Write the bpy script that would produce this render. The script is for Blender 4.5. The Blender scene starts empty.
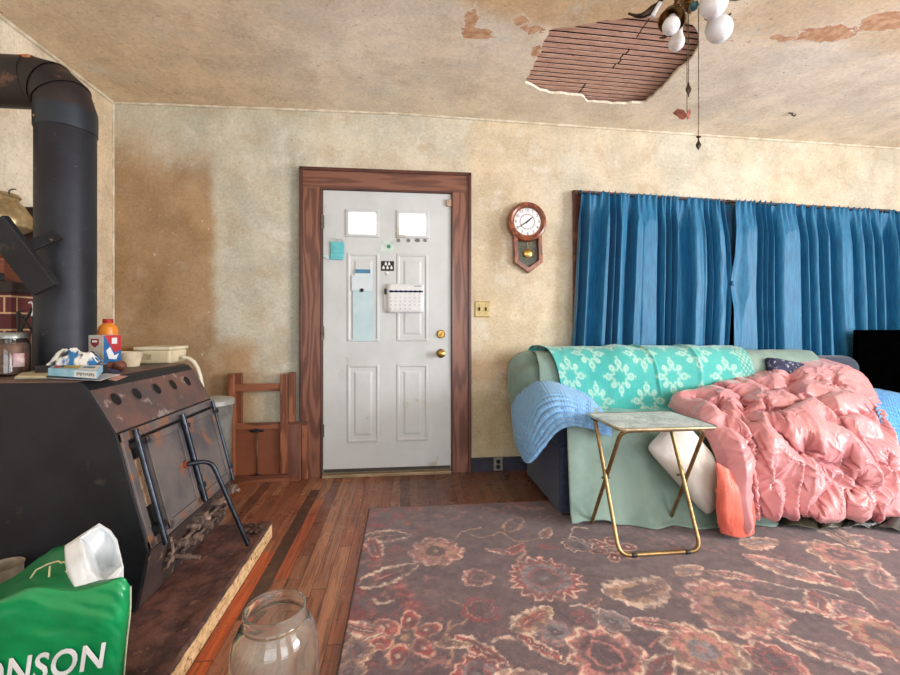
import bpy, bmesh, math, random
import numpy as np
from mathutils import Vector, Matrix, geometry
random.seed(7)
sc = bpy.context.scene
COL = sc.collection
PI = math.pi
# ------------------------------------------------------------------ camera frame (focal length in pixels of the 900x675 frame)
FPX = 430.0
TH = math.atan(45 / 430)
HZ = 326.0
CAM = np.array((0.122, -3.13, 1.067))
sn, cs = math.sin(TH), math.cos(TH)
def ray(u, v):
    a = (u - 450) / FPX
    return np.array((sn + a * cs, cs - a * sn, (HZ - v) / FPX))
def AtD(u, v, d): return CAM + d * ray(u, v)
def AtX(u, v, x): r = ray(u, v); return CAM + (x - CAM[0]) / r[0] * r
def AtY(u, v, y): r = ray(u, v); return CAM + (y - CAM[1]) / r[1] * r
def AtZ(u, v, z): r = ray(u, v); return CAM + (z - CAM[2]) / r[2] * r
# ------------------------------------------------------------------ numpy noise
def _hash(ix, iy, seed):
    h = (ix.astype(np.int64) * 374761393 + iy.astype(np.int64) * 668265263 + seed * 974711) & 0x7fffffff
    h = ((h ^ (h >> 13)) * 1274126177) & 0x7fffffff
    return ((h ^ (h >> 16)) & 0xffff) / 65535.0
def vn(x, y, seed=0):
    x = np.asarray(x, float); y = np.asarray(y, float)
    ix = np.floor(x); iy = np.floor(y); fx = x - ix; fy = y - iy
    fx = fx * fx * (3 - 2 * fx); fy = fy * fy * (3 - 2 * fy)
    a = _hash(ix, iy, seed); b = _hash(ix + 1, iy, seed); c = _hash(ix, iy + 1, seed); d = _hash(ix + 1, iy + 1, seed)
    return (a * (1 - fx) + b * fx) * (1 - fy) + (c * (1 - fx) + d * fx) * fy
def fbm(x, y, seed=0, o=4):
    s = 0; a = 0.5; t = 0
    for i in range(o):
        s = s + a * vn(np.asarray(x) * 2 ** i, np.asarray(y) * 2 ** i, seed + i * 17); t += a; a *= 0.55
    return s / t
def sst(a, b, x):
    t = np.clip((x - a) / (b - a), 0, 1); return t * t * (3 - 2 * t)
def lin(c):
    c = np.asarray(c, float) / 255.0
    return np.where(c <= 0.04045, c / 12.92, ((c + 0.055) / 1.055) ** 2.4)
# ------------------------------------------------------------------ materials
def L4(c): return tuple(lin(c)) + (1.0,)
def newmat(name):
    m = bpy.data.materials.new(name); m.use_nodes = True
    n = m.node_tree.nodes; l = m.node_tree.links
    return m, n, l, n['Principled BSDF']
def mathn(n, l, op, a, b=None, c=None, clamp=False):
    x = n.new('ShaderNodeMath'); x.operation = op; x.use_clamp = clamp
    for i, v in enumerate((a, b, c)):
        if v is None: continue
        if isinstance(v, (int, float)): x.inputs[i].default_value = v
        else: l.new(v, x.inputs[i])
    return x.outputs[0]
def mixc(n, l, fac, a, b, mode='MIX'):
    x = n.new('ShaderNodeMix'); x.data_type = 'RGBA'; x.blend_type = mode
    for i, v in ((0, fac), (6, a), (7, b)):
        if isinstance(v, (int, float)): x.inputs[i].default_value = v
        elif isinstance(v, tuple): x.inputs[i].default_value = v
        else: l.new(v, x.inputs[i])
    return x.outputs[2]
def coords(n, l, stretch=(1, 1, 1)):
    t = n.new('ShaderNodeTexCoord'); mp = n.new('ShaderNodeMapping')
    mp.inputs['Scale'].default_value = stretch
    l.new(t.outputs['Object'], mp.inputs['Vector']); return mp.outputs['Vector']
def noise(n, l, vec, scale, detail=5, rough=0.6, dist=0.0):
    x = n.new('ShaderNodeTexNoise'); x.inputs['Scale'].default_value = scale; x.inputs['Detail'].default_value = detail
    x.inputs['Roughness'].default_value = rough; x.inputs['Distortion'].default_value = dist
    l.new(vec, x.inputs['Vector']); return x.outputs['Fac']
def ramp(n, l, fac, a, b):
    x = n.new('ShaderNodeMapRange'); x.interpolation_type = 'SMOOTHSTEP'
    x.inputs['From Min'].default_value = a; x.inputs['From Max'].default_value = b
    l.new(fac, x.inputs['Value']); return x.outputs['Result']
def bump(n, l, h, strength, dist, bs):
    b = n.new('ShaderNodeBump'); b.inputs['Strength'].default_value = strength; b.inputs['Distance'].default_value = dist
    l.new(h, b.inputs['Height']); l.new(b.outputs['Normal'], bs.inputs['Normal'])
def M(name, c1, c2=None, scale=10, rough=0.6, metal=0.0, bmp=0.15, bscale=None, lo=0.35, hi=0.65, stretch=(1, 1, 1),
      spec=0.5, c3=None, s3=40, t3=0.62, sheen=0.0, coat=0.0, grain=0.0, trans=0.0):
    m, n, l, bs = newmat(name)
    c2 = c2 or tuple(max(0, x * 0.82) for x in c1)
    v = coords(n, l, stretch)
    f = noise(n, l, v, scale)
    if grain:
        g = mathn(n, l, 'SINE', mathn(n, l, 'MULTIPLY', noise(n, l, v, scale, 2, 0.4), grain))
        f = mathn(n, l, 'ADD', mathn(n, l, 'MULTIPLY', g, 0.28), mathn(n, l, 'MULTIPLY', noise(n, l, v, scale * 9, 4), 0.45))
        f = mathn(n, l, 'ADD', f, 0.28)
    c = mixc(n, l, ramp(n, l, f, lo, hi), L4(c1), L4(c2))
    if c3:
        c = mixc(n, l, ramp(n, l, noise(n, l, v, s3, 4, 0.65), t3, t3 + 0.08), c, L4(c3))
    l.new(c, bs.inputs['Base Color'])
    bs.inputs['Roughness'].default_value = rough; bs.inputs['Metallic'].default_value = metal
    bs.inputs['Specular IOR Level'].default_value = spec
    if sheen: bs.inputs['Sheen Weight'].default_value = sheen
    if coat: bs.inputs['Coat Weight'].default_value = coat; bs.inputs['Coat Roughness'].default_value = 0.2
    if trans: bs.inputs['Transmission Weight'].default_value = trans
    if bmp: bump(n, l, noise(n, l, v, bscale or scale * 6, 3), bmp, 0.004, bs)
    return m
def MC(name, rough=0.8, amp=0.2, scale=60, bmp=0.2, bscale=200, sheen=0.0, spec=0.3):
    """colours from the mesh's woven / stained pattern or painted-shading attribute, broken up with noise"""
    m, n, l, bs = newmat(name)
    a = n.new('ShaderNodeAttribute'); a.attribute_name = 'Col'
    v = coords(n, l)
    f = ramp(n, l, noise(n, l, v, scale, 5, 0.7), 0.3, 0.7)
    g = n.new('ShaderNodeCombineColor')
    k = mathn(n, l, 'ADD', mathn(n, l, 'MULTIPLY', f, amp * 2), 1 - amp)
    for i in range(3): l.new(k, g.inputs[i])
    l.new(mixc(n, l, 1.0, a.outputs['Color'], g.outputs[0], 'MULTIPLY'), bs.inputs['Base Color'])
    bs.inputs['Roughness'].default_value = rough; bs.inputs['Specular IOR Level'].default_value = spec
    if sheen: bs.inputs['Sheen Weight'].default_value = sheen
    if bmp: bump(n, l, noise(n, l, v, bscale, 3), bmp, 0.004, bs)
    return m
def plaster(name, peel_col=(196, 150, 116), stain=.5, white=.55):
    m, n, l, bs = newmat(name)
    a = n.new('ShaderNodeAttribute'); a.attribute_name = 'Col'
    x = n.new('ShaderNodeAttribute'); x.attribute_name = 'Aux'
    sep = n.new('ShaderNodeSeparateColor'); l.new(x.outputs['Color'], sep.inputs[0])
    v = coords(n, l)
    f1 = ramp(n, l, noise(n, l, v, 3.2, 8, 0.7), 0.32, 0.68)
    f2 = ramp(n, l, noise(n, l, v, 55, 5, 0.75), 0.3, 0.7)
    k = mathn(n, l, 'ADD', mathn(n, l, 'ADD', mathn(n, l, 'MULTIPLY', f1, 0.27), mathn(n, l, 'MULTIPLY', f2, 0.24)), 0.745)
    g = n.new('ShaderNodeCombineColor')
    for i in range(3): l.new(k, g.inputs[i])
    c = mixc(n, l, 1.0, a.outputs['Color'], g.outputs[0], 'MULTIPLY')
    # drifting warm / cool stains, white scrapes and dark specks of old glue
    c = mixc(n, l, mathn(n, l, 'MULTIPLY', ramp(n, l, noise(n, l, v, 6, 7, 0.75), 0.48, 0.70), stain), c, L4((178, 150, 114)))
    c = mixc(n, l, mathn(n, l, 'MULTIPLY', ramp(n, l, noise(n, l, v, 4.3, 8, 0.78), 0.50, 0.68), mathn(n, l, 'SUBTRACT', white, mathn(n, l, 'MULTIPLY', sep.outputs[1], white * .72))), c, L4((224, 222, 212)))
    c = mixc(n, l, mathn(n, l, 'MULTIPLY', ramp(n, l, noise(n, l, v, 36, 5, 0.75), 0.62, 0.67), 0.6), c, L4((104, 84, 58)))
    c = mixc(n, l, mathn(n, l, 'MULTIPLY', ramp(n, l, noise(n, l, v, 26, 5, 0.75), 0.63, 0.67), 0.6), c, L4((232, 228, 214)))
    p = mathn(n, l, 'ADD', sep.outputs[0], mathn(n, l, 'MULTIPLY', mathn(n, l, 'SUBTRACT', noise(n, l, v, 9, 6, 0.7), 0.5), 1.5))
    pm = ramp(n, l, p, 0.60, 0.64)
    edge = mathn(n, l, 'MULTIPLY', ramp(n, l, p, 0.54, 0.58), mathn(n, l, 'SUBTRACT', 1.0, pm))
    pc = mixc(n, l, ramp(n, l, noise(n, l, v, 30, 5), 0.35, 0.65), L4(peel_col), L4((222, 186, 154)))
    c = mixc(n, l, pm, c, pc)
    c = mixc(n, l, mathn(n, l, 'MULTIPLY', edge, 0.8), c, L4((238, 232, 220)))
    l.new(c, bs.inputs['Base Color']); bs.inputs['Roughness'].default_value = 0.85; bs.inputs['Specular IOR Level'].default_value = 0.25
    h = mathn(n, l, 'SUBTRACT', mathn(n, l, 'MULTIPLY', f2, 0.3), pm)
    bump(n, l, h, 0.35, 0.004, bs)
    return m
# ------------------------------------------------------------------ mesh building
class MB:
    def __init__(s): s.v = []; s.f = []
    def add(s, vs, fs):
        b = len(s.v); s.v += [tuple(map(float, p)) for p in vs]; s.f += [tuple(b + i for i in f) for f in fs]; return s
    def box(s, c, d, rot=None):
        x, y, z = d[0] / 2, d[1] / 2, d[2] / 2
        ps = [Vector((i * x, j * y, k * z)) for i in (-1, 1) for j in (-1, 1) for k in (-1, 1)]
        if rot is not None: ps = [rot @ p for p in ps]
        c = Vector(c)
        return s.add([p + c for p in ps], [(0, 1, 3, 2), (4, 6, 7, 5), (0, 4, 5, 1), (2, 3, 7, 6), (0, 2, 6, 4), (1, 5, 7, 3)])
    def bb(s, a, b):
        return s.box([(a[i] + b[i]) / 2 for i in range(3)], [abs(b[i] - a[i]) for i in range(3)])
    def tube(s, path, r, seg=10, closed=False, radii=None):
        P = [Vector(p) for p in path]; n = len(P); rings = []
        up = None
        for i in range(n):
            if closed: t = P[(i + 1) % n] - P[i - 1]
            else: t = P[min(i + 1, n - 1)] - P[max(i - 1, 0)]
            t.normalize()
            if up is None:
                up = Vector((0, 0, 1)) if abs(t.z) < 0.9 else Vector((1, 0, 0))
            a = t.cross(up).normalized(); up = a.cross(t).normalized()
            rr = radii[i] if radii else r
            rings.append([P[i] + (a * math.cos(q) + up * math.sin(q)) * rr for q in [2 * PI * k / seg for k in range(seg)]])
        vs = [p for R in rings for p in R]; fs = []
        for i in range(n if closed else n - 1):
            j = (i + 1) % n
            for k in range(seg):
                k2 = (k + 1) % seg
                fs.append((i * seg + k, i * seg + k2, j * seg + k2, j * seg + k))
        if not closed:
            fs.append(tuple(range(seg))[::-1]); fs.append(tuple((n - 1) * seg + k for k in range(seg)))
        return s.add(vs, fs)
    def lathe(s, prof, c=(0, 0, 0), seg=32, mat=None, sc_=(1, 1)):
        c = Vector(c); vs = []; fs = []
        for r, z in prof:
            for k in range(seg):
                q = 2 * PI * k / seg
                p = Vector((max(r, 1e-5) * math.cos(q) * sc_[0], max(r, 1e-5) * math.sin(q) * sc_[1], z))
                if mat is not None: p = mat @ p
                vs.append(p + c)
        for i in range(len(prof) - 1):
            for k in range(seg):
                k2 = (k + 1) % seg
                fs.append((i * seg + k, i * seg + k2, (i + 1) * seg + k2, (i + 1) * seg + k))
        return s.add(vs, fs)
    def prism(s, poly, fn, d0, d1):
        """polygon (list of 2D) mapped by fn(a, b, d) to 3D, from depth d0 to d1"""
        n = len(poly)
        vs = [fn(a, b, d0) for a, b in poly] + [fn(a, b, d1) for a, b in poly]
        fs = [tuple(range(n))[::-1], tuple(range(n, 2 * n))] + [(i, (i + 1) % n, n + (i + 1) % n, n + i) for i in range(n)]
        return s.add(vs, fs)
    def ball(s, c, r, sx=1, sy=1, sz=1, seg=20, rings=12, rot=None):
        prof = [(r * math.sin(PI * i / rings), -r * math.cos(PI * i / rings)) for i in range(rings + 1)]
        m = Matrix.Diagonal((sx, sy, sz)).to_3x3()
        if rot is not None: m = rot @ m
        return s.lathe(prof, c, seg, m)
    def grid(s, P, wrap=False):
        P = np.asarray(P); a, b = P.shape[:2]; vs = P.reshape(-1, 3); fs = []
        for i in range(a - 1):
            for j in range(b if wrap else b - 1):
                j2 = (j + 1) % b
                fs.append((i * b + j, i * b + j2, (i + 1) * b + j2, (i + 1) * b + j))
        return s.add(vs, fs)
OFF = {}
def link(name, me, mat, parent, smooth, bevel, bseg, solid, subd):
    o = bpy.data.objects.new(name, me); COL.objects.link(o)
    me.materials.append(mat)
    if parent is not None:
        o.parent = parent
    if smooth:
        for p in me.polygons: p.use_smooth = True
    if solid:
        md = o.modifiers.new('solid', 'SOLIDIFY'); md.thickness = solid; md.offset = -1
    if bevel:
        md = o.modifiers.new('bevel', 'BEVEL'); md.width = bevel; md.segments = bseg; md.limit_method = 'ANGLE'; md.angle_limit = math.radians(38)
    if subd:
        md = o.modifiers.new('subd', 'SUBSURF'); md.levels = subd; md.render_levels = subd
    return o
def obj(name, mb, mat, parent=None, smooth=None, bevel=0, bseg=2, solid=0, subd=0, ang=35):
    V = np.array(mb.v)
    if parent is not None: off = OFF[parent.name]; loc = None
    else:
        loc = np.array((V[:, 0].mean(), V[:, 1].mean(), V[:, 2].min())); off = loc
    V = V - off
    me = bpy.data.meshes.new(name); me.from_pydata([tuple(p) for p in V], [], mb.f)
    bm = bmesh.new(); bm.from_mesh(me); bmesh.ops.recalc_face_normals(bm, faces=bm.faces)
    sm = True if smooth is None else smooth
    if sm:
        for e in bm.edges:
            if len(e.link_faces) == 2 and e.calc_face_angle(0) > math.radians(ang): e.smooth = False
    bm.to_mesh(me); bm.free()
    o = link(name, me, mat, parent, sm, bevel, bseg, solid, subd)
    OFF[o.name] = off
    if loc is not None: o.location = loc
    return o
def surf(name, P, mat, parent=None, col=None, aux=None, solid=0, wrap=False, flip=False):
    """dense grid surface from a numpy array (a, b, 3)"""
    P = np.asarray(P, float); a, b = P.shape[:2]; V = P.reshape(-1, 3)
    if parent is not None: off = OFF[parent.name]; loc = None
    else:
        loc = np.array((V[:, 0].mean(), V[:, 1].mean(), V[:, 2].min())); off = loc
    V = V - off
    bb = b if wrap else b - 1
    i, j = np.meshgrid(np.arange(a - 1), np.arange(bb), indexing='ij'); j2 = (j + 1) % b
    F = np.stack((i * b + j, i * b + j2, (i + 1) * b + j2, (i + 1) * b + j), -1).reshape(-1, 4)
    if flip: F = F[:, ::-1]
    me = bpy.data.meshes.new(name)
    me.vertices.add(len(V)); me.vertices.foreach_set('co', V.ravel())
    me.loops.add(F.size); me.loops.foreach_set('vertex_index', F.ravel().astype(np.int32))
    me.polygons.add(len(F)); me.polygons.foreach_set('loop_start', (np.arange(len(F)) * 4).astype(np.int32))
    me.update(calc_edges=True); me.validate()
    for nm, dat in (('Col', col), ('Aux', aux)):
        if dat is not None:
            at = me.color_attributes.new(nm, 'FLOAT_COLOR', 'POINT')
            d = np.ones((len(V), 4)); d[:, :3] = np.asarray(dat).reshape(-1, 3); at.data.foreach_set('color', d.ravel())
    o = link(name, me, mat, parent, True, 0, 2, solid, 0)
    OFF[o.name] = off
    if loc is not None: o.location = loc
    return o
def thing(name, loc, label, cat, group=None):
    o = bpy.data.objects.new(name, None); COL.objects.link(o); o.location = loc; o.empty_display_size = 0.1
    OFF[o.name] = np.array(loc, float); return tag(o, label, cat, group)
def tag(o, label, cat, group=None, kind=None):
    o['label'] = label; o['category'] = cat
    if group: o['group'] = group
    if kind: o['kind'] = kind
    return o
def structure(o, label=None):
    o['kind'] = 'structure'
    if label: o['label'] = label
    return o
def text_mb(body, fn, size=1.0, res=3, ext=0.0, align='CENTER', shear=0.0, space=1.0, fat=0.0):
    """lettering as mesh; fn maps (x, y) of the flat text to a 3D point; returns MB with the front face and rim"""
    cu = bpy.data.curves.new('txt', 'FONT'); cu.body = body; cu.size = size; cu.align_x = align; cu.align_y = 'CENTER'
    cu.offset = fat; cu.resolution_u = res; cu.shear = shear; cu.space_character = space
    o = bpy.data.objects.new('txt', cu); COL.objects.link(o)
    dg = bpy.context.evaluated_depsgraph_get(); dg.update()
    me = bpy.data.meshes.new_from_object(o.evaluated_get(dg))
    mb = MB(); mb.add([fn(v.co.x, v.co.y) for v in me.vertices], [tuple(p.vertices) for p in me.polygons])
    bpy.data.objects.remove(o); bpy.data.curves.remove(cu); bpy.data.meshes.remove(me)
    return mb
def catmull(ctrl, ns, nt):
    C = np.asarray(ctrl, float)
    def interp(A, n):
        m = A.shape[0]; t = np.linspace(0, m - 1, n); i = np.clip(np.floor(t).astype(int), 0, m - 2); f = t - i
        Ap = np.concatenate(([2 * A[0] - A[1]], A, [2 * A[-1] - A[-2]]))
        p0, p1, p2, p3 = Ap[i], Ap[i + 1], Ap[i + 2], Ap[i + 3]
        f = f.reshape((-1,) + (1,) * (A.ndim - 1))
        return 0.5 * (2 * p1 + (p2 - p0) * f + (2 * p0 - 5 * p1 + 4 * p2 - p3) * f ** 2 + (3 * p1 - p0 - 3 * p2 + p3) * f ** 3)
    A = interp(C, ns); A = np.swapaxes(A, 0, 1); A = interp(A, nt); return np.swapaxes(A, 0, 1)
def normals(P):
    du = np.gradient(P, axis=0); dv = np.gradient(P, axis=1)
    n = np.cross(du, dv); return n / (np.linalg.norm(n, axis=2, keepdims=True) + 1e-9)
def arc(c, r, a0, a1, n, ax, ay):
    c = np.array(c); ax = np.array(ax, float); ay = np.array(ay, float)
    return [c + r * (math.cos(a) * ax + math.sin(a) * ay) for a in np.linspace(a0, a1, n)]
def fillet(pts, r, n=6):
    """polyline with rounded inner corners"""
    P = [Vector(p) for p in pts]; out = [P[0]]
    for i in range(1, len(P) - 1):
        a = (P[i - 1] - P[i]); b = (P[i + 1] - P[i]); la, lb = a.length, b.length
        k = min(r, la * 0.49, lb * 0.49); A = P[i] + a / la * k; B = P[i] + b / lb * k
        for j in range(n + 1):
            t = j / n; out.append(A * (1 - t) ** 2 + P[i] * 2 * t * (1 - t) + B * t ** 2)
    out.append(P[-1]); return out
# ================================================================== SETTING
XL, XR, YF = -1.842, 5.2, -5.6
def cz(x): return np.interp(x, [-1.9, 0.1, 1.9, 4.2, 5.3], [2.583, 2.607, 2.571, 2.53, 2.51])
def blend(c, m, col): return c * (1 - m[..., None]) + lin(col) * m[..., None]
m_plaster = plaster('wall_plaster')
m_ceil = plaster('ceiling_plaster', stain=.28, white=.6)
# ---- back wall
xs = np.linspace(XL, XR, 260); zs = np.linspace(0, 1, 100)
Xg, Tg = np.meshgrid(xs, zs, indexing='ij'); Zg = Tg * cz(Xg)
w = 0.10 * (fbm(Xg * 3, Zg * 3, 3) - 0.5) + 0.05 * (fbm(Xg * 9, Zg * 9, 5) - 0.5)
c = np.zeros(Xg.shape + (3,)) + lin((204, 198, 180))
c = blend(c, sst(0.40, 0.62, fbm(Xg * 1.6, Zg * 1.6, 11)) * 0.6, (192, 189, 172))
c = blend(c, sst(0.42, 0.62, fbm(Xg * 2.2 + 9, Zg * 1.9, 21)) * 0.5, (204, 190, 162))
c = blend(c, sst(-0.55, -0.66, Xg + w) * 0.45, (182, 182, 165))
br = sst(-1.14, -1.22, Xg + w * 1.0) * sst(2.45, 2.05, Zg + w * 3)
br = np.maximum(br, sst(-0.80, -1.0, Xg + w) * sst(1.02, 0.86, Zg + w))
c = blend(c, br * 0.92, (168, 136, 100))
c = blend(c, br * sst(0.45, 0.7, fbm(Xg * 5, Zg * 5, 31)) * 0.5, (150, 118, 82))
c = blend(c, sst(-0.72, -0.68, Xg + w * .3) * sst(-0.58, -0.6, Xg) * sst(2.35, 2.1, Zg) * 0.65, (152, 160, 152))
c = blend(c, sst(0.58, 0.62, Xg) * sst(1.45, 0.8, Xg + w) * 0.3, (210, 184, 142))
c = blend(c, sst(0.62, 0.5, np.abs(Xg - 0.8) + w) * sst(.62, .70, Zg + w * .5) * sst(.86, .78, Zg + w * .5) * 0.35, (176, 128, 92))
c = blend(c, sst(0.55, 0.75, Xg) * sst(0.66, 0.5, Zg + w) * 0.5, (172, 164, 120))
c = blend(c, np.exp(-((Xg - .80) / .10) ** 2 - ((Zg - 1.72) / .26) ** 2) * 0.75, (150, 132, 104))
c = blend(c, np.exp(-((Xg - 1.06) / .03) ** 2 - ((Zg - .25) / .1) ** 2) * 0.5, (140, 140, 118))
aux = np.zeros_like(c); aux[..., 0] = 0.02; aux[..., 1] = br
structure(surf('wall_back', np.stack((Xg, 0 * Xg, Zg), -1), m_plaster, col=c, aux=aux))
# ---- left wall
ys = np.linspace(YF, 0, 160); Yg, Tg = np.meshgrid(ys, zs, indexing='ij'); Zg = Tg * 2.583
c = np.zeros(Yg.shape + (3,)) + lin((220, 208, 184))
c = blend(c, sst(0.4, 0.62, fbm(Yg * 2.2, Zg * 2.2, 41)) * 0.7, (230, 222, 204))
c = blend(c, sst(-0.42, -0.2, Yg) * 0.45, (208, 184, 144))
structure(surf('wall_left', np.stack((0 * Yg + XL, Yg, Zg), -1), m_plaster, col=c, aux=np.zeros_like(c)))
# ---- right wall and the wall behind the camera, each with daylight windows
m_plain = M('plain_plaster', (216, 208, 192), (204, 196, 178), 3, 0.85, bmp=0.3, bscale=30)
def holed(name, fn, a0, a1, holes, z1=2.6):
    mb = MB(); cur = a0
    for h0, h1, b0, b1 in holes:
        mb.add([fn(cur, 0), fn(h0, 0), fn(h0, z1), fn(cur, z1)], [(0, 1, 2, 3)])
        mb.add([fn(h0, 0), fn(h1, 0), fn(h1, b0), fn(h0, b0)], [(0, 1, 2, 3)])
        mb.add([fn(h0, b1), fn(h1, b1), fn(h1, z1), fn(h0, z1)], [(0, 1, 2, 3)]); cur = h1
    mb.add([fn(cur, 0), fn(a1, 0), fn(a1, z1), fn(cur, z1)], [(0, 1, 2, 3)])
    structure(obj(name, mb, m_plain, smooth=False))
WR = [(-4.4, -2.6, 0.7, 2.2)]
WF = [(-0.9, 1.1, 0.5, 2.25), (2.0, 4.0, 0.5, 2.25)]
holed('wall_right', lambda a, z: (XR, a, z), YF, 0.0, WR)
holed('wall_front', lambda a, z: (a, YF, z), XL, XR, WF)
# ---- floor
def floor_mat():
    m, n, l, bs = newmat('floorboards')
    t = n.new('ShaderNodeTexCoord'); sx = n.new('ShaderNodeSeparateXYZ'); l.new(t.outputs['Object'], sx.inputs[0])
    W = 0.058
    u = mathn(n, l, 'DIVIDE', mathn(n, l, 'ADD', sx.outputs[0], 0.545), W)
    i = mathn(n, l, 'FLOOR', u); fr = mathn(n, l, 'FRACT', u)
    wn = n.new('ShaderNodeTexWhiteNoise'); wn.noise_dimensions = '1D'; l.new(i, wn.inputs['W'])
    v = mathn(n, l, 'ADD', mathn(n, l, 'DIVIDE', sx.outputs[1], 1.35), mathn(n, l, 'MULTIPLY', wn.outputs['Value'], 7.3))
    j = mathn(n, l, 'FLOOR', v); fv = mathn(n, l, 'FRACT', v)
    w2 = n.new('ShaderNodeTexWhiteNoise'); w2.noise_dimensions = '2D'
    cb = n.new('ShaderNodeCombineXYZ'); l.new(i, cb.inputs[0]); l.new(j, cb.inputs[1]); l.new(cb.outputs[0], w2.inputs['Vector'])
    cr = n.new('ShaderNodeValToRGB'); l.new(w2.outputs['Value'], cr.inputs[0])
    stops = [(0.0, (104, 68, 54)), (0.25, (134, 82, 60)), (0.5, (158, 98, 70)), (0.75, (148, 102, 78)), (1.0, (176, 122, 92))]
    while len(cr.color_ramp.elements) < len(stops): cr.color_ramp.elements.new(0.5)
    for e, (p, col) in zip(cr.color_ramp.elements, stops): e.position = p; e.color = L4(col)
    vec = coords(n, l, (30, 1.6, 1))
    g = noise(n, l, vec, 2.4, 6, 0.65, 0.6)
    c = mixc(n, l, mathn(n, l, 'MULTIPLY', ramp(n, l, g, 0.42, 0.7), 0.75), cr.outputs[0], L4((72, 44, 36)))
    def is_board(k, y0, y1):
        a = mathn(n, l, 'COMPARE', i, float(k), 0.2)
        b = mathn(n, l, 'MULTIPLY', mathn(n, l, 'GREATER_THAN', sx.outputs[1], y0), mathn(n, l, 'LESS_THAN', sx.outputs[1], y1))
        return mathn(n, l, 'MULTIPLY', a, b)
    grain = ramp(n, l, g, 0.35, 0.65)
    orange = mixc(n, l, grain, L4((196, 86, 34)), L4((140, 54, 24)))
    c = mixc(n, l, mathn(n, l, 'MULTIPLY', is_board(0, -2.3, -1.02), 0.8), c, orange)
    c = mixc(n, l, mathn(n, l, 'MULTIPLY', is_board(1, -1.5, -0.25), 0.9), c, L4((58, 42, 38)))
    c = mixc(n, l, mathn(n, l, 'MULTIPLY', is_board(2, -1.25, -0.45), 0.4), c, orange)
    # duller, darker brown towards the back wall on the right
    pv = coords(n, l)
    dull = mathn(n, l, 'MULTIPLY', ramp(n, l, mathn(n, l, 'ADD', sx.outputs[0], mathn(n, l, 'MULTIPLY', noise(n, l, pv, 5), 0.3)), 0.05, 0.4),
                 ramp(n, l, sx.outputs[1], -0.8, -0.45))
    c = mixc(n, l, mathn(n, l, 'MULTIPLY', dull, 0.7), c, L4((88, 60, 48)))
    c = mixc(n, l, mathn(n, l, 'MULTIPLY', ramp(n, l, noise(n, l, pv, 6, 6, 0.7), 0.55, 0.75), 0.45), c, L4((158, 112, 82)))
    gap = mathn(n, l, 'MAXIMUM', mathn(n, l, 'LESS_THAN', fr, 0.045), mathn(n, l, 'LESS_THAN', fv, 0.003))
    c = mixc(n, l, mathn(n, l, 'MULTIPLY', gap, 0.85), c, L4((36, 20, 16)))
    l.new(c, bs.inputs['Base Color'])
    l.new(mathn(n, l, 'ADD', 0.26, mathn(n, l, 'MULTIPLY', ramp(n, l, noise(n, l, pv, 9, 5), 0.35, 0.7), 0.25)), bs.inputs['Roughness'])
    bump(n, l, mathn(n, l, 'SUBTRACT', mathn(n, l, 'MULTIPLY', g, 0.3), gap), 0.4, 0.003, bs)
    return m
mb = MB(); mb.bb((XL - 0.02, YF, -0.06), (XR, 0.02, 0.0))
m_floor = floor_mat()
fl = obj('floor', mb, m_floor, smooth=False); structure(fl)
fl.data.transform(Matrix.Translation(fl.location)); fl.location = (0, 0, 0)
# ---- ceiling with the broken-out hole
hole_px = [(525, 85), (540, 62), (533, 72), (549, 40), (560, 31), (585, 24), (612, 20), (648, 19), (684, 22), (698, 33), (701, 42), (699, 50), (692, 58), (684, 68), (672, 76), (664, 86), (650, 97), (643, 103),
           (622, 104), (604, 103), (588, 103), (584, 97), (566, 96), (548, 94), (536, 90)]
hole_px = [(525, 85), (541, 55), (549, 33), (600, 23), (648, 18), (684, 20), (697, 31), (700, 42), (692, 58), (672, 76), (662, 88), (646, 102),
           (622, 104), (588, 103), (582, 97), (550, 95), (536, 90)]
hp = [AtZ(u, v, 2.578)[:2] for u, v in hole_px]
hole = []
for k in range(len(hp)):
    a, b = hp[k], hp[(k + 1) % len(hp)]; L = np.linalg.norm(b - a); nn = max(2, int(L / 0.03))
    nrm = np.array((-(b - a)[1], (b - a)[0])) / L
    for q in range(nn):
        t = q / nn; hole.append(a * (1 - t) + b * t + nrm * ((random.random() - 0.5) * 0.018 if q else 0))
gx = np.arange(XL, XR + 0.001, (XR - XL) / 150); gy = np.arange(YF, 0.001, -YF / 120)
from mathutils.geometry import delaunay_2d_cdt
H = [Vector(p) for p in hole]; nh = len(H)
def inpoly(p, poly):
    r = False; j = len(poly) - 1
    for i in range(len(poly)):
        if (poly[i][1] > p[1]) != (poly[j][1] > p[1]) and p[0] < (poly[j][0] - poly[i][0]) * (p[1] - poly[i][1]) / (poly[j][1] - poly[i][1]) + poly[i][0]: r = not r
        j = i
    return r
pts = H + [Vector((x, y)) for x in gx for y in gy]
V2, E2, F2, *_ = delaunay_2d_cdt(pts, [(i, (i + 1) % nh) for i in range(nh)], [], 0, 1e-5)
HL = [tuple(p) for p in hole]
F2 = [f for f in F2 if not inpoly((sum(V2[i].x for i in f) / 3, sum(V2[i].y for i in f) / 3), HL)]
VX = np.array([(p.x, p.y) for p in V2]); VZ = cz(VX[:, 0])
mb = MB(); mb.add(np.column_stack((VX, VZ)), F2); nv = len(V2)
hz = [float(cz(p[0])) for p in HL]
mb.add([(p[0], p[1], z - 0.0002) for p, z in zip(HL, hz)] + [(p[0], p[1], z + 0.016) for p, z in zip(HL, hz)],
       [(i, (i + 1) % nh, nh + (i + 1) % nh, nh + i) for i in range(nh)])
ce = obj('ceiling', mb, m_ceil, smooth=False); structure(ce)
A = np.array(mb.v); ax, ay = A[:, 0], A[:, 1]
c = np.zeros((len(A), 3)) + lin((236, 226, 206))
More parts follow.
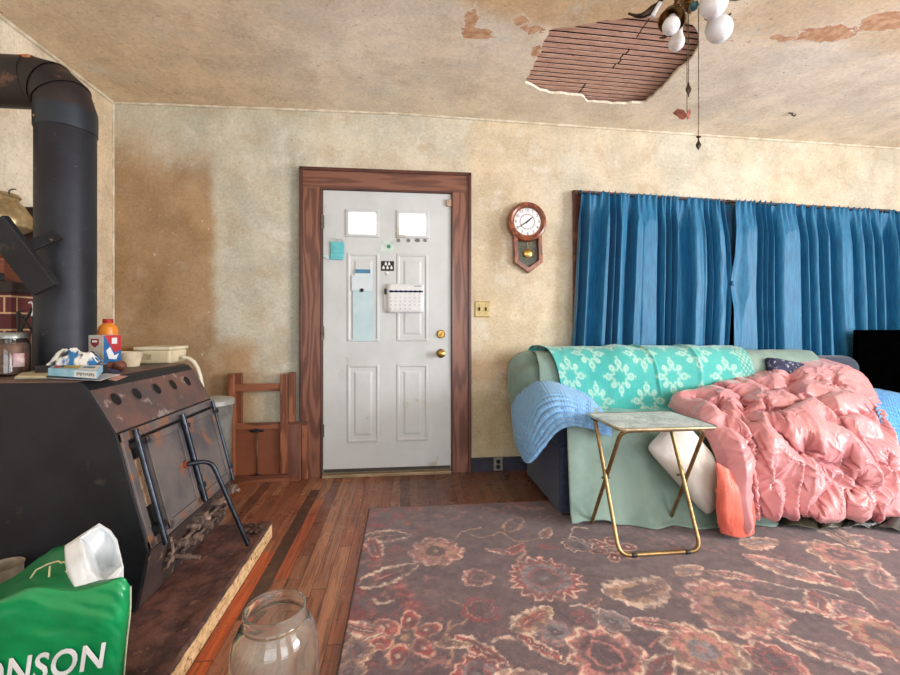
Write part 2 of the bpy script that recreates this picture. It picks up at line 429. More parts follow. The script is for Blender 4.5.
c = blend(c, sst(0.4, 0.6, fbm(ax * 1.7, ay * 1.7, 51)) * 0.6, (242, 236, 222))
c = blend(c, sst(0.1, -0.9, ax + 0.5 * fbm(ax * 2, ay * 2, 53)) * 0.55, (222, 196, 158))
c = blend(c, sst(2.0, 3.2, ax) * 0.5, (238, 228, 208))
wob = 0.25 * (fbm(ax * 3, ay * 3, 61) - 0.5)
c = blend(c, sst(-0.98, -1.08, ay + wob) * sst(0.35, 0.5, ax + wob) * sst(1.7, 1.5, ax + wob) * 0.75, (206, 172, 122))
c = blend(c, sst(-1.02, -1.14, ay + wob) * sst(1.6, 1.8, ax + wob) * 0.6, (216, 190, 150))
aux = np.zeros((len(A), 3))
for px, py, rx, ry, s_ in [(0.45, -0.98, .06, .15, 1.1), (0.53, -0.90, .12, .06, 1.1), (0.70, -1.03, .09, .06, .95), (0.78, -0.97, .08, .07, .95), (0.845, -.80, .06, .10, .85),
                          (2.28, -1.14, .20, .08, 1.1), (2.50, -1.25, .20, .09, 1.05), (2.08, -1.08, .14, .06, .95), (1.86, -1.03, .18, .03, .75), (-.45, -.45, .05, .05, .6)]:
    aux[:, 0] = np.maximum(aux[:, 0], s_ * np.exp(-((ax - px) / rx) ** 2 - ((ay - py) / ry) ** 2) * 0.95)
for nm, dat in (('Col', c), ('Aux', aux)):
    at = ce.data.color_attributes.new(nm, 'FLOAT_COLOR', 'POINT'); d = np.ones((len(A), 4)); d[:, :3] = dat; at.data.foreach_set('color', d.ravel())
# laths showing in the hole
m_lath = M('lath_wood', (216, 180, 162), (190, 146, 128), 4, 0.8, stretch=(3, 22, 1), bmp=0.4, c3=(120, 78, 62), s3=6, t3=0.6)
mb = MB(); ang = 0.035
rot = Matrix.Rotation(ang, 3, 'Z')
k = 0
y = -1.22
while y < -0.12:
    joints = [0.70, 1.95]
    if 9 <= k <= 12: joints = [0.70, 1.36 + .012 * (k % 2), 1.95]
    if 17 <= k <= 19: joints = [0.70, 1.27, 1.95]
    if 2 <= k <= 4: joints = [0.70, 1.47, 1.95]
    for a, b in zip(joints, joints[1:]):
        m_ = (a + b) / 2
        mb.box((m_, y + (m_ - 1.3) * math.tan(ang) + random.uniform(-.0015, .0015), 2.6150 + random.uniform(0, .0012)), (b - a - 0.010, 0.0310 + random.uniform(-.002, .002), 0.0035), rot)
    y += 0.0445; k += 1
structure(obj('trim_3', mb, m_lath, smooth=False), 'bare wooden laths showing through the broken ceiling')
mb = MB(); mb.bb((0.6, -1.4, 2.640), (2.1, 0.0, 2.65)); structure(obj('ceiling_void', mb, M('void_shade_black', (14, 10, 8), (8, 6, 5), bmp=0, rough=.95), smooth=False))  # near-black sheet above the laths, the void's darkness put into its colour
# white bead where walls meet ceiling
m_bead = M('white_bead', (226, 218, 200), (196, 184, 158), 12, 0.8, bmp=0.5, bscale=60)
mb = MB(); mb.tube([(x, -0.006, float(cz(x)) - 0.008) for x in np.linspace(XL, XR, 60)], 0.0085, 8)
structure(obj('trim_1', mb, m_bead))
mb = MB(); mb.tube([(XL + 0.006, y, 2.575) for y in np.linspace(YF, 0, 40)], 0.010, 8)
mb.tube([(XL + 0.005, -0.005, z) for z in np.linspace(0, 2.57, 20)], 0.007, 8)
structure(obj('trim_2', mb, m_bead))
# navy baseboard either side of the door
m_navy = M('navy_paint', (52, 54, 72), (38, 38, 52), 10, 0.55, bmp=0.2)
mb = MB(); mb.bb((0.606, -0.018, 0), (XR, 0.002, 0.098)); mb.bb((0.606, -0.024, 0), (XR, 0.0, 0.075)); mb.bb((XL, -0.018, 0), (-0.611, 0.002, 0.098))
structure(obj('baseboard_back', mb, m_navy, smooth=False))
mb = MB(); mb.bb((XL, YF, 0), (XL + 0.018, -0.02, 0.098)); structure(obj('baseboard_left', mb, m_navy, smooth=False))
# ================================================================== DOOR
def nested(mb, x0, x1, z0, z1, steps, y0, cap=True):
    """concentric rectangular steps (inset, height towards the room)"""
    vs = []; fs = []
    for ins, h in steps:
        vs += [(x0 + ins, y0 - h, z0 + ins), (x1 - ins, y0 - h, z0 + ins), (x1 - ins, y0 - h, z1 - ins), (x0 + ins, y0 - h, z1 - ins)]
    for s in range(len(steps) - 1):
        for q in range(4): fs.append((s * 4 + q, s * 4 + (q + 1) % 4, s * 4 + 4 + (q + 1) % 4, s * 4 + 4 + q))
    if cap: fs.append(tuple((len(steps) - 1) * 4 + q for q in range(4)))
    return mb.add(vs, fs)
m_oak = M('red_brown_oak', (132, 88, 70), (98, 60, 48), 1.0, 0.42, stretch=(9, 9, 1.1), grain=46, bmp=0.15, bscale=30, lo=0.3, hi=0.75, coat=0.25)
m_oakh = M('red_brown_oak_across', (128, 84, 66), (98, 60, 48), 1.0, 0.42, stretch=(1.1, 9, 9), grain=46, bmp=0.15, bscale=30, lo=0.3, hi=0.75, coat=0.25)
m_oakd = M('dark_oak_edge', (92, 48, 36), (64, 34, 28), 2.0, 0.4, stretch=(4, 4, 1), coat=0.3)
m_door = M('off_white_door', (204, 209, 211), (188, 194, 195), 2.6, 0.5, bmp=0.1, bscale=60, lo=0.3, hi=0.75, c3=(178, 172, 156), s3=5, t3=0.62)
m_brass = M('aged_brass', (196, 160, 92), (150, 116, 60), 18, 0.3, 1.0, bmp=0.1)
m_hinge = M('hinge_metal', (120, 108, 92), (88, 78, 66), 20, 0.45, 0.8)
dr = bpy.data.objects.new('door_1', None); COL.objects.link(dr); OFF['door_1'] = np.zeros(3); structure(dr, 'off-white six-panel front door in a wide dark oak casing')
for a_, b_ in ((-0.600, -0.462), (0.462, 0.588)):
    mb = MB(); mb.bb((a_, -0.026, 0), (b_, 0.001, 2.172)); obj('casing', mb, m_oak, dr, smooth=False, bevel=0.003)
mb = MB(); mb.bb((-0.600, -0.0262, 2.035), (0.588, 0.001, 2.172)); obj('head_casing', mb, m_oakh, dr, smooth=False, bevel=0.003)
mb = MB(); mb.bb((-0.612, -0.042, 0), (-0.592, 0.001, 2.176)); mb.bb((0.580, -0.042, 0), (0.602, 0.001, 2.176)); mb.bb((-0.612, -0.042, 2.160), (0.602, 0.001, 2.182))
mb.bb((-0.470, -0.030, 0), (-0.458, 0.001, 2.044)); mb.bb((0.458, -0.030, 0), (0.470, 0.001, 2.044)); mb.bb((-0.470, -0.030, 2.031), (0.470, 0.001, 2.044))
obj('back_band', mb, m_oakd, dr, smooth=False, bevel=0.003)
slab = MB(); slab.bb((-0.454, -0.012, 0.03), (0.454, 0.0, 2.028)); sl = obj('door_slab', slab, m_door, dr, smooth=False, bevel=0.002)
pst = [(0, -0.001), (0.006, 0.006), (0.016, 0.007), (0.026, -0.0), (0.050, -0.0), (0.064, 0.006), (0.07, 0.006)]
for (x0, x1, z0, z1) in [(-0.290, -0.060, 0.955, 1.59), (0.060, 0.290, 0.955, 1.59), (-0.290, -0.060, 0.235, 0.795), (0.060, 0.290, 0.235, 0.795)]:
    mb = MB(); nested(mb, x0, x1, z0, z1, pst, -0.0122); obj('raised_panel', mb, m_door, dr, smooth=False)
m_lite, n_, l_, b_ = newmat('bright_daylight_pane')
b_.inputs['Base Color'].default_value = (1, 1, 1, 1); b_.inputs['Emission Color'].default_value = (1, 1, 1, 1); b_.inputs['Emission Strength'].default_value = 2.2
for x0, x1 in ((-0.296, -0.060), (0.060, 0.296)):
    mb = MB(); nested(mb, x0, x1, 1.70, 1.90, [(0, 0), (0.003, 0.010), (0.018, 0.012), (0.024, 0.004), (0.026, -0.0)], -0.0122, cap=False)
    for q in range(3):
        for zz in (1.709, 1.891): mb.box((x0 + 0.04 + q * (x1 - x0 - 0.08) / 2, -0.0247, zz), (0.005, 0.002, 0.005))
    fr_ = obj('window_frame', mb, m_door, dr, smooth=False)
    mb = MB(); mb.bb((x0 + 0.022, -0.0135, 1.722), (x1 - 0.022, -0.0128, 1.878)); obj('pane', mb, m_lite, fr_, smooth=False)
for zz in (1.80, 1.02, 0.33):
    mb = MB(); mb.tube([(-0.459, -0.034, zz - 0.05), (-0.459, -0.034, zz + 0.05)], 0.007, 10); mb.bb((-0.466, -0.034, zz - 0.045), (-0.444, -0.028, zz + 0.045)); obj('hinge', mb, m_hinge, dr, smooth=False)
def axis_y(c): return lambda: None
RY = Matrix.Rotation(PI / 2, 3, 'X')     # local +z -> -y (towards the room)
mb = MB(); mb.lathe([(0, 0), (0.033, 0), (0.033, 0.004), (0.026, 0.010), (0.013, 0.014), (0.012, 0.032), (0.022, 0.038), (0.0275, 0.050), (0.026, 0.062), (0.017, 0.069), (0, 0.070)], (0.382, -0.012, 0.868), 28, RY); obj('door_knob', mb, m_brass, dr)
db_ = MB(); db_.lathe([(0, 0), (0.031, 0), (0.031, 0.008), (0.024, 0.016), (0, 0.017)], (0.382, -0.012, 1.008), 28, RY); db_ = obj('deadbolt', db_, m_brass, dr)
mb = MB(); mb.box((0.382, -0.036, 1.008), (0.010, 0.018, 0.034), Matrix.Rotation(0.5, 3, 'Y')); obj('thumb_turn', mb, m_brass, db_, bevel=0.003)
mb = MB(); mb.bb((0.420, -0.034, 1.935), (0.456, -0.012, 1.985)); obj('latch_block', mb, M('beige_plastic', (206, 176, 146)), dr, bevel=0.004)
mb = MB(); mb.bb((-0.456, -0.05, 0.0), (0.456, 0.0, 0.022)); obj('threshold', mb, M('pale_sill_wood', (170, 150, 118), (132, 112, 84), 8, 0.6, stretch=(1, 8, 8)), dr, smooth=False, bevel=0.004)
mb = MB(); mb.bb((-0.45, -0.020, 0.030), (0.45, -0.011, 0.052)); obj('weather_strip', mb, M('dark_rubber', (70, 62, 54)), dr, smooth=False)
# ================================================================== THINGS ON THE DOOR
def dxz(u, v): p = AtY(u, v, -0.012); return p[0], p[2]
m_paper = M('white_paper', (226, 228, 230), (212, 216, 220), 6, 0.8, bmp=0.05)
m_ink = M('navy_ink', (40, 56, 104), (32, 46, 88), 5, 0.8, bmp=0)
m_grey = M('grey_ink', (120, 126, 140), (104, 110, 124), 5, 0.8, bmp=0)
m_black = M('matt_black', (26, 26, 28), (18, 18, 20), 8, 0.6, bmp=0.1)
m_teal = M('teal_paper', (112, 198, 204), (92, 182, 192), 12, 0.8, bmp=0.2)
m_paleblue = M('pale_blue_paper', (190, 214, 220), (176, 204, 212), 6, 0.8, bmp=0.05)
x0, z1 = dxz(387, 284); x1, z0 = dxz(424, 313)
t = thing('wall_calendar', ((x0 + x1) / 2, -0.03, z0), 'white month calendar with navy day bar, hanging over the right door panel', 'calendar')
P = []
for a in np.linspace(0, 1, 9):
    P.append([(x0 + (x1 - x0) * b, -0.030 - 0.006 * math.sin(a * 3) - 0.002 * b, z1 + (z0 - z1) * a) for b in np.linspace(0, 1, 9)])
surf('page', np.array(P), m_paper, t, solid=0.003)
def calY(a): return -0.0335 - 0.006 * math.sin(a * 3)
def cell(mb, b0, b1, a0, a1):
    am = (a0 + a1) / 2; mb.bb((x0 + (x1 - x0) * b0, calY(am) - 0.001, z1 + (z0 - z1) * a0), (x0 + (x1 - x0) * b1, calY(am) - 0.0022, z1 + (z0 - z1) * a1))
mb = MB(); cell(mb, 0.06, 0.97, 0.235, 0.29)
for q in range(7): cell(mb, 0.09 + q * 0.128, 0.15 + q * 0.128, 0.225, 0.30)
obj('day_bar', mb, m_ink, t, smooth=False)
mb = MB(); day = 1
for r in range(5):
    for q in range(7):
        if r == 0 and q < 3 or day > 30: continue
        a, b = 0.36 + r * 0.125, 0.12 + q * 0.128
        tm = text_mb(str(day), lambda X, Y: (x0 + (x1 - x0) * (b - 0.02) + X, calY(a) - 0.0025, z1 + (z0 - z1) * a + Y), 0.014)
        mb.add(tm.v, tm.f); day += 1
cell(mb, 0.74, 0.94, 0.06, 0.085)
obj('lettering', mb, m_grey, t, smooth=False)
mb = MB(); mb.bb((x0 - 0.018, -0.036, z1 - 0.075), (x0 + 0.004, -0.014, z1 - 0.035)); obj('clip', mb, m_black, t, bevel=0.003)
mb = MB(); mb.bb((x0 - 0.020, -0.022, z0 + 0.03), (x0 + 0.05, -0.0195, z1 - 0.05)); mb.bb((x0 - 0.012, -0.024, z0 + 0.01), (x0 + 0.05, -0.0215, z0 + 0.05)); obj('back_page', mb, m_paper, t, smooth=False)
# pale paper strip in the left panel, card over it
x0, z1 = dxz(353, 291); x1, z0 = dxz(374, 341)
mb = MB(); mb.bb((x0, -0.0205, z0), (x1, -0.0195, z1)); tag(obj('paper_sheet', mb, m_paleblue, smooth=False), 'long pale blue paper strip filling the upper left door panel', 'paper')
x0, z1 = dxz(352, 275); x1, z0 = dxz(373, 291)
t = thing('notice_card', ((x0 + x1) / 2, -0.024, z0), 'white notice card with blue heading pinned by a round black magnet', 'card')
mb = MB(); mb.bb((x0, -0.0245, z0), (x1, -0.0225, z1)); mb.bb((x0 + 0.02, -0.0235, z1), (x1 - 0.014, -0.0215, z1 + 0.045)); obj('card', mb, M('bluish_card', (208, 222, 228), (198, 214, 222), 6, 0.8), t, smooth=False)
mb = MB(); mb.bb((x0 + 0.024, -0.0255, z1 + 0.012), (x1 - 0.018, -0.0238, z1 + 0.04)); obj('heading', mb, M('blue_heading', (72, 128, 160), (64, 116, 150)), t, smooth=False)
mb = MB(); mb.lathe([(0, 0), (0.013, 0), (0.013, 0.006), (0, 0.007)], ((x0 + x1) / 2 - 0.003, -0.0245, z0 + 0.004), 18, RY); obj('magnet', mb, m_black, t)
# teal cloth hanging by loops
x0, z1 = dxz(330, 242); x1, z0 = dxz(344, 260)
t = thing('face_mask', ((x0 + x1) / 2, -0.02, z0), 'small pleated teal face mask hung at the hinge side of door', 'mask')
P = [[(x0 + (x1 - x0) * b + 0.004 * math.sin(a * 4), -0.020 - 0.004 * math.sin(b * 3.1) - 0.002 * math.sin(a * 25), z1 + (z0 - z1) * a) for b in np.linspace(0, 1, 12)] for a in np.linspace(0, 1, 24)]
surf('cloth', np.array(P), m_teal, t, solid=0.002)
mb = MB(); mb.tube(arc((x0 + 0.03, -0.02, z1), 0.025, 0, PI, 10, (1, 0, 0), (0, 0, 1)), 0.0014, 6); mb.tube(arc((x1 - 0.03, -0.02, z1), 0.025, 0, PI, 10, (1, 0, 0), (0, 0, 0.8)), 0.0014, 6)
obj('ear_loop', mb, M('greyish_elastic', (150, 170, 176)), t)
P = [[(x0 - 0.05 + 0.05 * b, -0.0185, z0 + 0.03 - 0.028 * a * (0.3 + b)) for b in np.linspace(0, 1, 5)] for a in np.linspace(0, 1, 5)]
surf('torn_corner', np.array(P), m_paleblue, t, solid=0.001)
# stickers and magnets
x0, z1 = dxz(381, 241); x1, z0 = dxz(394, 252)
t = thing('sticker', ((x0 + x1) / 2, -0.013, z0), 'square pale sticker with one green dot between the door windows', 'sticker')
mb = MB(); mb.bb((x0, -0.0135, z0), (x1, -0.0121, z1)); obj('backing', mb, M('mint_paper', (206, 226, 218)), t, smooth=False)
mb = MB(); mb.lathe([(0, 0), (0.014, 0), (0.014, 0.001), (0.008, 0.0012), (0, 0.0012)], ((x0 + x1) / 2 + 0.008, -0.0135, (z0 + z1) / 2), 20, RY); obj('dot', mb, M('green_ink', (58, 142, 116)), t, smooth=False)
x0, z1 = dxz(381, 261); x1, z0 = dxz(394, 271)
t = thing('sticker', ((x0 + x1) / 2, -0.013, z0), 'black sticker with small white symbols in the middle of the door', 'sticker')
mb = MB(); mb.bb((x0, -0.0135, z0), (x1, -0.0121, z1)); obj('backing', mb, m_black, t, smooth=False)
mb = MB()
for q, (a, b) in enumerate([(-.028, -.013), (0, -.013), (.028, -.013), (-.012, .014), (.012, .014)]):
    mb.bb(((x0 + x1) / 2 + a - .008, -0.0143, (z0 + z1) / 2 + b - .009), ((x0 + x1) / 2 + a + .008, -0.0134, (z0 + z1) / 2 + b + .006)); mb.ball(((x0 + x1) / 2 + a, -0.0138, (z0 + z1) / 2 + b + .011), 0.005, sy=0.15, seg=8, rings=6)
obj('symbols', mb, m_paper, t, smooth=False)
x0, z0 = dxz(387, 273.5)
mb = MB(); mb.lathe([(0, 0), (0.012, 0), (0.011, 0.006), (0.005, 0.012), (0, 0.013)], (x0, -0.0121, z0), 16, RY); tag(obj('peephole', mb, m_paper), 'tiny white round peephole cap below the black sticker', 'peephole')
for (u, sx_, lab) in [(398.5, 1, 'round grey magnet under the right door window, nearest its left corner'), (408.5, 1, 'round grey magnet alone at the middle of the right door window sill'),
                 (417.5, 1.5, 'oval grey magnet under the right door window, second from its right end'), (425, 1, 'small square magnet under the right corner of the right door window')]:
    px, pz = dxz(u, 240.5); mb = MB()
    if u == 425: mb.bb((px - .012, -0.017, pz - .010), (px + .012, -0.0121, pz + .010))
    else: mb.lathe([(0, 0), (0.013, 0), (0.013, 0.004), (0.008, 0.0045), (0.007, 0.003), (0, 0.003)], (px, -0.0121, pz), 16, Matrix.Diagonal((sx_, 1, 1)).to_3x3() @ RY)
    tag(obj('fridge_magnet', mb, M('grey_magnet', (128, 130, 128), (96, 96, 96), 60), smooth=False), lab, 'magnet', 'magnets under the door window')
# ================================================================== WALL CLOCK, SWITCH, OUTLET
m_clockwood = M('reddish_clock_wood', (150, 82, 52), (112, 58, 38), 3, 0.3, stretch=(6, 6, 6), grain=20, coat=0.5)
cx, czz = 1.019, 1.836
t = thing('wall_clock', (cx, -0.003, 1.46), 'round-faced wooden pendulum wall clock beside the door', 'clock')
tilt = Matrix.Rotation(-0.035, 3, 'Y')
def ck(x, y, z): p = tilt @ Vector((x, y, z)); return (cx + p.x, -0.002 + p.y, czz + p.z)
RT = tilt @ RY
mb = MB(); mb.lathe([(0.10, 0), (0.146, 0), (0.148, 0.028), (0.140, 0.046), (0.126, 0.052), (0.112, 0.045), (0.108, 0.036), (0.10, 0.036)], ck(0, 0, 0), 48, RT); obj('bezel', mb, m_clockwood, t)
def face_mat():
    return M('clock_face', (226, 230, 234), (212, 216, 222), 4, 0.5, bmp=0)
mb = MB(); mb.lathe([(0, 0.034), (0.112, 0.034), (0.112, 0.030), (0, 0.030)], ck(0, 0, 0), 40, RT); dial = obj('dial', mb, face_mat(), t, smooth=False)
mb = MB()
for h in range(1, 13):
    a = h * PI / 6; tx = text_mb(str(h), lambda X, Y: ck(0.087 * math.sin(a) + X, -0.0352, 0.087 * math.cos(a) + Y), 0.03); mb.add(tx.v, tx.f)
for k in range(60):
    a = k * PI / 30; r_ = Matrix.Rotation(a, 3, 'Y'); p = ck(0.106 * math.sin(a), -0.035, 0.106 * math.cos(a)); mb.box(p, (0.0015, 0.0008, 0.005), tilt @ r_)
obj('numerals', mb, M('black_numerals', (46, 46, 52), bmp=0), dial, smooth=False)
mb = MB(); mb.lathe([(0.052, 0.0342), (0.055, 0.0352), (0.058, 0.0342)], ck(0, 0, 0), 40, RT); obj('minute_ring', mb, M('faint_ring', (176, 150, 140), bmp=0), dial)
def hand(a, L, w, y): 
    mb = MB(); r_ = Matrix.Rotation(a, 3, 'Y')
    pts = [(-w, -0.015), (w, -0.015), (w * 0.7, L * 0.7), (0, L), (-w * 0.7, L * 0.7)]
    def fn(a_, b_, d): p = r_ @ Vector((a_, 0, b_)); return ck(p.x, y - d, p.z)
    return mb.prism(pts, fn, 0, 0.0012)
obj('hour_hand', hand(math.radians(51), 0.058, 0.0055, -0.037), m_black, t, smooth=False); obj('minute_hand', hand(math.radians(238), 0.086, 0.004, -0.039), m_black, t, smooth=False)
case = [(-0.108, -0.10), (0.108, -0.10), (0.108, -0.300), (0.0, -0.378), (-0.108, -0.300)]
inn = [(-0.074, -0.10), (0.074, -0.10), (0.074, -0.282), (0.0, -0.335), (-0.074, -0.282)]
def ring_prism(outer, inner, fn, d0, d1, bev=0.006):
    mb = MB(); n = len(outer)
    vs = [fn(a, b, d0) for a, b in outer] + [fn(a, b, d1 - bev) for a, b in outer] + [fn(a * .96, b * .985 - .001, d1) for a, b in outer] + [fn(a * 1.06, b * 1.01, d1) for a, b in inner] + [fn(a, b, d0) for a, b in inner]
    fs = []
    for s in range(4):
        for q in range(n): fs.append((s * n + q, s * n + (q + 1) % n, s * n + n + (q + 1) % n, s * n + n + q))
    return mb.add(vs, fs)
obj('pendulum_case', ring_prism(case, inn, lambda a, b, d: ck(a, -d, b), 0.0, 0.040), m_clockwood, t, smooth=False)
mb = MB(); mb.prism(inn, lambda a, b, d: ck(a, -d, b), 0.002, 0.006); obj('back_board', mb, M('dark_patterned_glass', (84, 92, 70), (50, 46, 36), 60, 0.4, c3=(150, 132, 92), s3=90, t3=0.6), t, smooth=False)
mb = MB(); mb.tube([ck(0.0, -0.02, -0.10), ck(0.0, -0.02, -0.21)], 0.003, 8); mb.lathe([(0, -0.006), (0.02, -0.004), (0.032, 0), (0.02, 0.005), (0, 0.007)], ck(0.0, -0.022, -0.23), 24, RT); obj('pendulum', mb, m_brass, t)
sx0 = 0.690
t = thing('light_switch', (sx0, -0.002, 1.13), 'double brass switch plate on the wall beside the door casing', 'switch')
mb = MB(); nested(mb, sx0 - 0.060, sx0 + 0.060, 1.130, 1.250, [(0, -0.004), (0.001, 0.002), (0.008, 0.006)], 0.0); obj('plate', mb, M('pale_brass_plate', (186, 168, 116), (160, 140, 90), 12, .4, .35), t, smooth=False)
for dx in (-0.024, 0.024):
    mb = MB(); mb.box((sx0 + dx, -0.012, 1.192), (0.011, 0.018, 0.022), Matrix.Rotation(0.4, 3, 'X')); obj('toggle', mb, M('dark_toggle', (58, 48, 40)), t, bevel=0.002)
for dx in (-0.024, 0.024):
    for dz in (-0.032, 0.032):
        mb = MB(); mb.lathe([(0, 0), (0.0035, 0), (0.003, 0.002), (0, 0.002)], (sx0 + dx, -0.006, 1.19 + dz), 10, RY); obj('screw', mb, m_hinge, t)
t = thing('wall_outlet', (0.80, -0.024, 0.0), 'grey duplex outlet set in the navy baseboard by the sofa', 'outlet')
mb = MB(); nested(mb, 0.768, 0.838, 0.004, 0.100, [(0, -0.002), (0.001, 0.003), (0.006, 0.006)], -0.024); obj('plate', mb, M('worn_steel_plate', (172, 170, 164), (136, 134, 128), 20, 0.4, 0.5), t, smooth=False)
for zz in (0.034, 0.072):
    mb = MB(); mb.lathe([(0, 0.0), (0.017, 0.0), (0.016, 0.003), (0, 0.003)], (0.803, -0.030, zz), 16, RY); obj('socket', mb, m_black, t, smooth=False)
# ================================================================== HEARTH
m_rust = M('rusty_sheet_top', (112, 74, 64), (68, 46, 44), 11, 0.75, bmp=0.9, bscale=40, c3=(134, 92, 74), s3=22, t3=0.60)
m_chip = M('chipboard', (222, 192, 146), (186, 148, 104), 26, 0.8, stretch=(1, 1, 1.6), bmp=0.5, bscale=70, c3=(88, 58, 44), s3=48, t3=0.57)
HX = -0.546
t = thing('hearth_pad', (-1.2, -1.6, 0), 'low chipboard hearth pad with rusty brown top under the wood stove', 'hearth')
mb = MB(); mb.bb((-1.575, -2.35, 0.0), (HX, -0.873, 0.072)); obj('board', mb, m_chip, t, smooth=False, bevel=0.003)
n1, n2 = 90, 110
xa = np.linspace(-1.575, HX - 0.006, n1); ya = np.linspace(-2.35, -0.878, n2); Xg, Yg = np.meshgrid(xa, ya, indexing='ij')
Zg = 0.0765 + 0.012 * (fbm(Xg * 9, Yg * 9, 3) - 0.45) + 0.008 * (fbm(Xg * 30, Yg * 30, 4) - 0.5) + 0.010 * sst(HX - 0.08, HX - .02, Xg) * fbm(Xg * 20, Yg * 20, 9)
Zg = np.maximum(Zg, 0.0725)
surf('sheet', np.stack((Xg, Yg, Zg), -1), m_rust, t)
P = np.stack([np.stack((HX + 0.0025 - 0.013 * a + 0.003 * (fbm(ya * 20, ya * 0 + a, 8) - .5), ya, 0.069 + 0.014 * a + 0.016 * (fbm(ya * 14, ya * 0, 6) - .5)), -1) for a in np.linspace(0, 1, 4)])
surf('burnt_edge', P, M('charred_edge', (96, 66, 56), (58, 40, 36), 30, 0.8, bmp=0.5), t, solid=0.004)
for k in range(9):
    mb = MB(); px, py = HX - 0.06 + random.uniform(-.04, .03), -0.91 - random.random() * 0.10
    mb.ball((px, py, 0.086 + random.random() * 0.006), random.uniform(.008, .015), 1.2, .8, .7, 7, 5, Matrix.Rotation(k, 3, 'Z'))
    tag(obj('ember_lump', mb, M('char_lump', (92, 66, 56), (48, 34, 32), 60, 0.9), smooth=False), 'small burnt lump in the heap on the far corner of the hearth', 'debris', 'burnt lumps on the hearth corner')
# ================================================================== STOVE
m_iron = M('black_stove_iron', (28, 31, 38), (18, 20, 25), 5, 0.55, 0.3, bmp=0.25, bscale=50, c3=(52, 46, 44), s3=9, t3=0.62)
m_face = M('heat_worn_iron', (116, 108, 106), (86, 82, 86), 5, 0.5, 0.3, bmp=0.3, bscale=50, c3=(136, 98, 78), s3=9, t3=0.53)
m_topi = M('rusted_vent_band', (116, 84, 76), (86, 74, 74), 6, 0.55, 0.3, bmp=0.35, bscale=50, c3=(150, 136, 130), s3=14, t3=0.58)
m_steel = M('dark_steel_rod', (62, 68, 78), (40, 44, 52), 12, 0.35, 0.8, bmp=0.1)
m_hole = M('painted_hole_shade', (8, 8, 9), (5, 5, 6), bmp=0, rough=0.9)  # flat black for parts that paint the shade inside openings
YN, YFR = -1.545, -0.825
prof = [(-1.545, 0.876), (-0.985, 0.876), (-0.965, 0.868), (-0.948, 0.846), (-0.862, 0.694), (-0.760, 0.290), (-0.802, 0.080), (-1.50, 0.080), (-1.55, 0.29), (-1.55, 0.70)]
st = thing('wood_stove', (-1.25, -1.17, 0.08), 'big black iron wood stove with sloping double doors and rusty vent band', 'stove')
body = MB(); body.prism(prof, lambda a, b, d: (a, d, b), YN, YFR)
body = obj('body', body, m_iron, st, smooth=False, bevel=0.004)
A0 = np.array((-0.862, 0.694)); B0 = np.array((-0.760, 0.290)); dd = B0 - A0; LL = np.linalg.norm(dd); nn_ = np.array((-dd[1], dd[0])) / LL
def dp(y, b, h):  # point on the sloping door plane; b = 0 at its top .. 1 at its bottom, h off the plane
    p = A0 + dd * b + nn_ * h; return (p[0], y, p[1])
def dbox(mb, y0, y1, b0, b1, h0, h1):
    vs = [dp(y, b, h) for y in (y0, y1) for b in (b0, b1) for h in (h0, h1)]
    return mb.add(vs, [(0, 1, 3, 2), (4, 6, 7, 5), (0, 4, 5, 1), (2, 3, 7, 6), (0, 2, 6, 4), (1, 5, 7, 3)])
V0, V1 = np.array((-0.948, 0.846)), A0; vd = V1 - V0; VL = np.linalg.norm(vd); vn_ = np.array((-vd[1], vd[0])) / VL
def vp(y, b, h): p = V0 + vd * b + vn_ * h; return (p[0], y, p[1])
mb = MB()
vs = [vp(y, b, h) for y in (YN + .001, YFR - .001) for b in (0.0, 0.97) for h in (0.0005, 0.004)]
mb.add(vs, [(0, 1, 3, 2), (4, 6, 7, 5), (0, 4, 5, 1), (2, 3, 7, 6), (0, 2, 6, 4), (1, 5, 7, 3)])
band = obj('vent_band', mb, m_topi, st, smooth=False, bevel=0.002)
mb = MB(); mb.bb((-1.54, YN + .002, 0.8755), (-0.986, YFR - .002, 0.8785)); obj('top_plate', mb, m_topi, st, smooth=False)
cut = MB(); RV = Matrix(((vn_[0], 0, 0), (0, 1, 0), (0, 0, 1)))
vN3 = Vector((vn_[0], 0, vn_[1])); Qv = vN3.to_track_quat('Z', 'Y').to_matrix()
for yy in (-1.458, -1.335, -1.200, -1.072, -0.945):
    mb = MB(); c0 = vp(yy, 0.30, 0.004)
    mb.lathe([(0.0285, -0.003), (0.0285, 0.0022), (0.025, 0.0022), (0.0245, 0.0005), (0.024, -0.003)], c0, 24, Qv); vh = obj('vent_rim', mb, m_topi, st)
    mb = MB(); mb.lathe([(0.0, 0.0003), (0.0245, 0.0003), (0.0245, -0.002), (0, -0.002)], c0, 20, Qv); obj('vent_shade_disc', mb, m_hole, vh, smooth=False)  # solid black disc in the rim, painted as the shade of a hole
# door frame and doors
mb = MB()
dbox(mb, YN + .004, YFR - .004, 0.0, 0.075, 0, 0.014); dbox(mb, YN + .004, YFR - .004, 0.93, 1.0, 0, 0.010)
dbox(mb, YN + .004, YN + .035, 0, 1.0, 0, 0.010); dbox(mb, YFR - .03, YFR - .004, 0, 1.0, 0, 0.010)
obj('door_frame', mb, m_face, st, smooth=False, bevel=0.002)
for (y0, y1) in ((-1.440, -1.195), (-1.175, -0.885)):
    mb = MB(); dbox(mb, y0, y1, 0.10, 0.95, 0.001, 0.020); d_ = obj('firebox_door', mb, m_face, st, smooth=False, bevel=0.003)
    mb = MB()
    for (a, b, c_, d2) in ((y0, y0 + .026, .10, .95), (y1 - .026, y1, .10, .95), (y0, y1, .10, .165), (y0, y1, .885, .95)): dbox(mb, a, b, c_, d2, 0.0195, 0.027)
    obj('border', mb, m_face if y0 < -1.2 else m_face, d_, smooth=False, bevel=0.002)
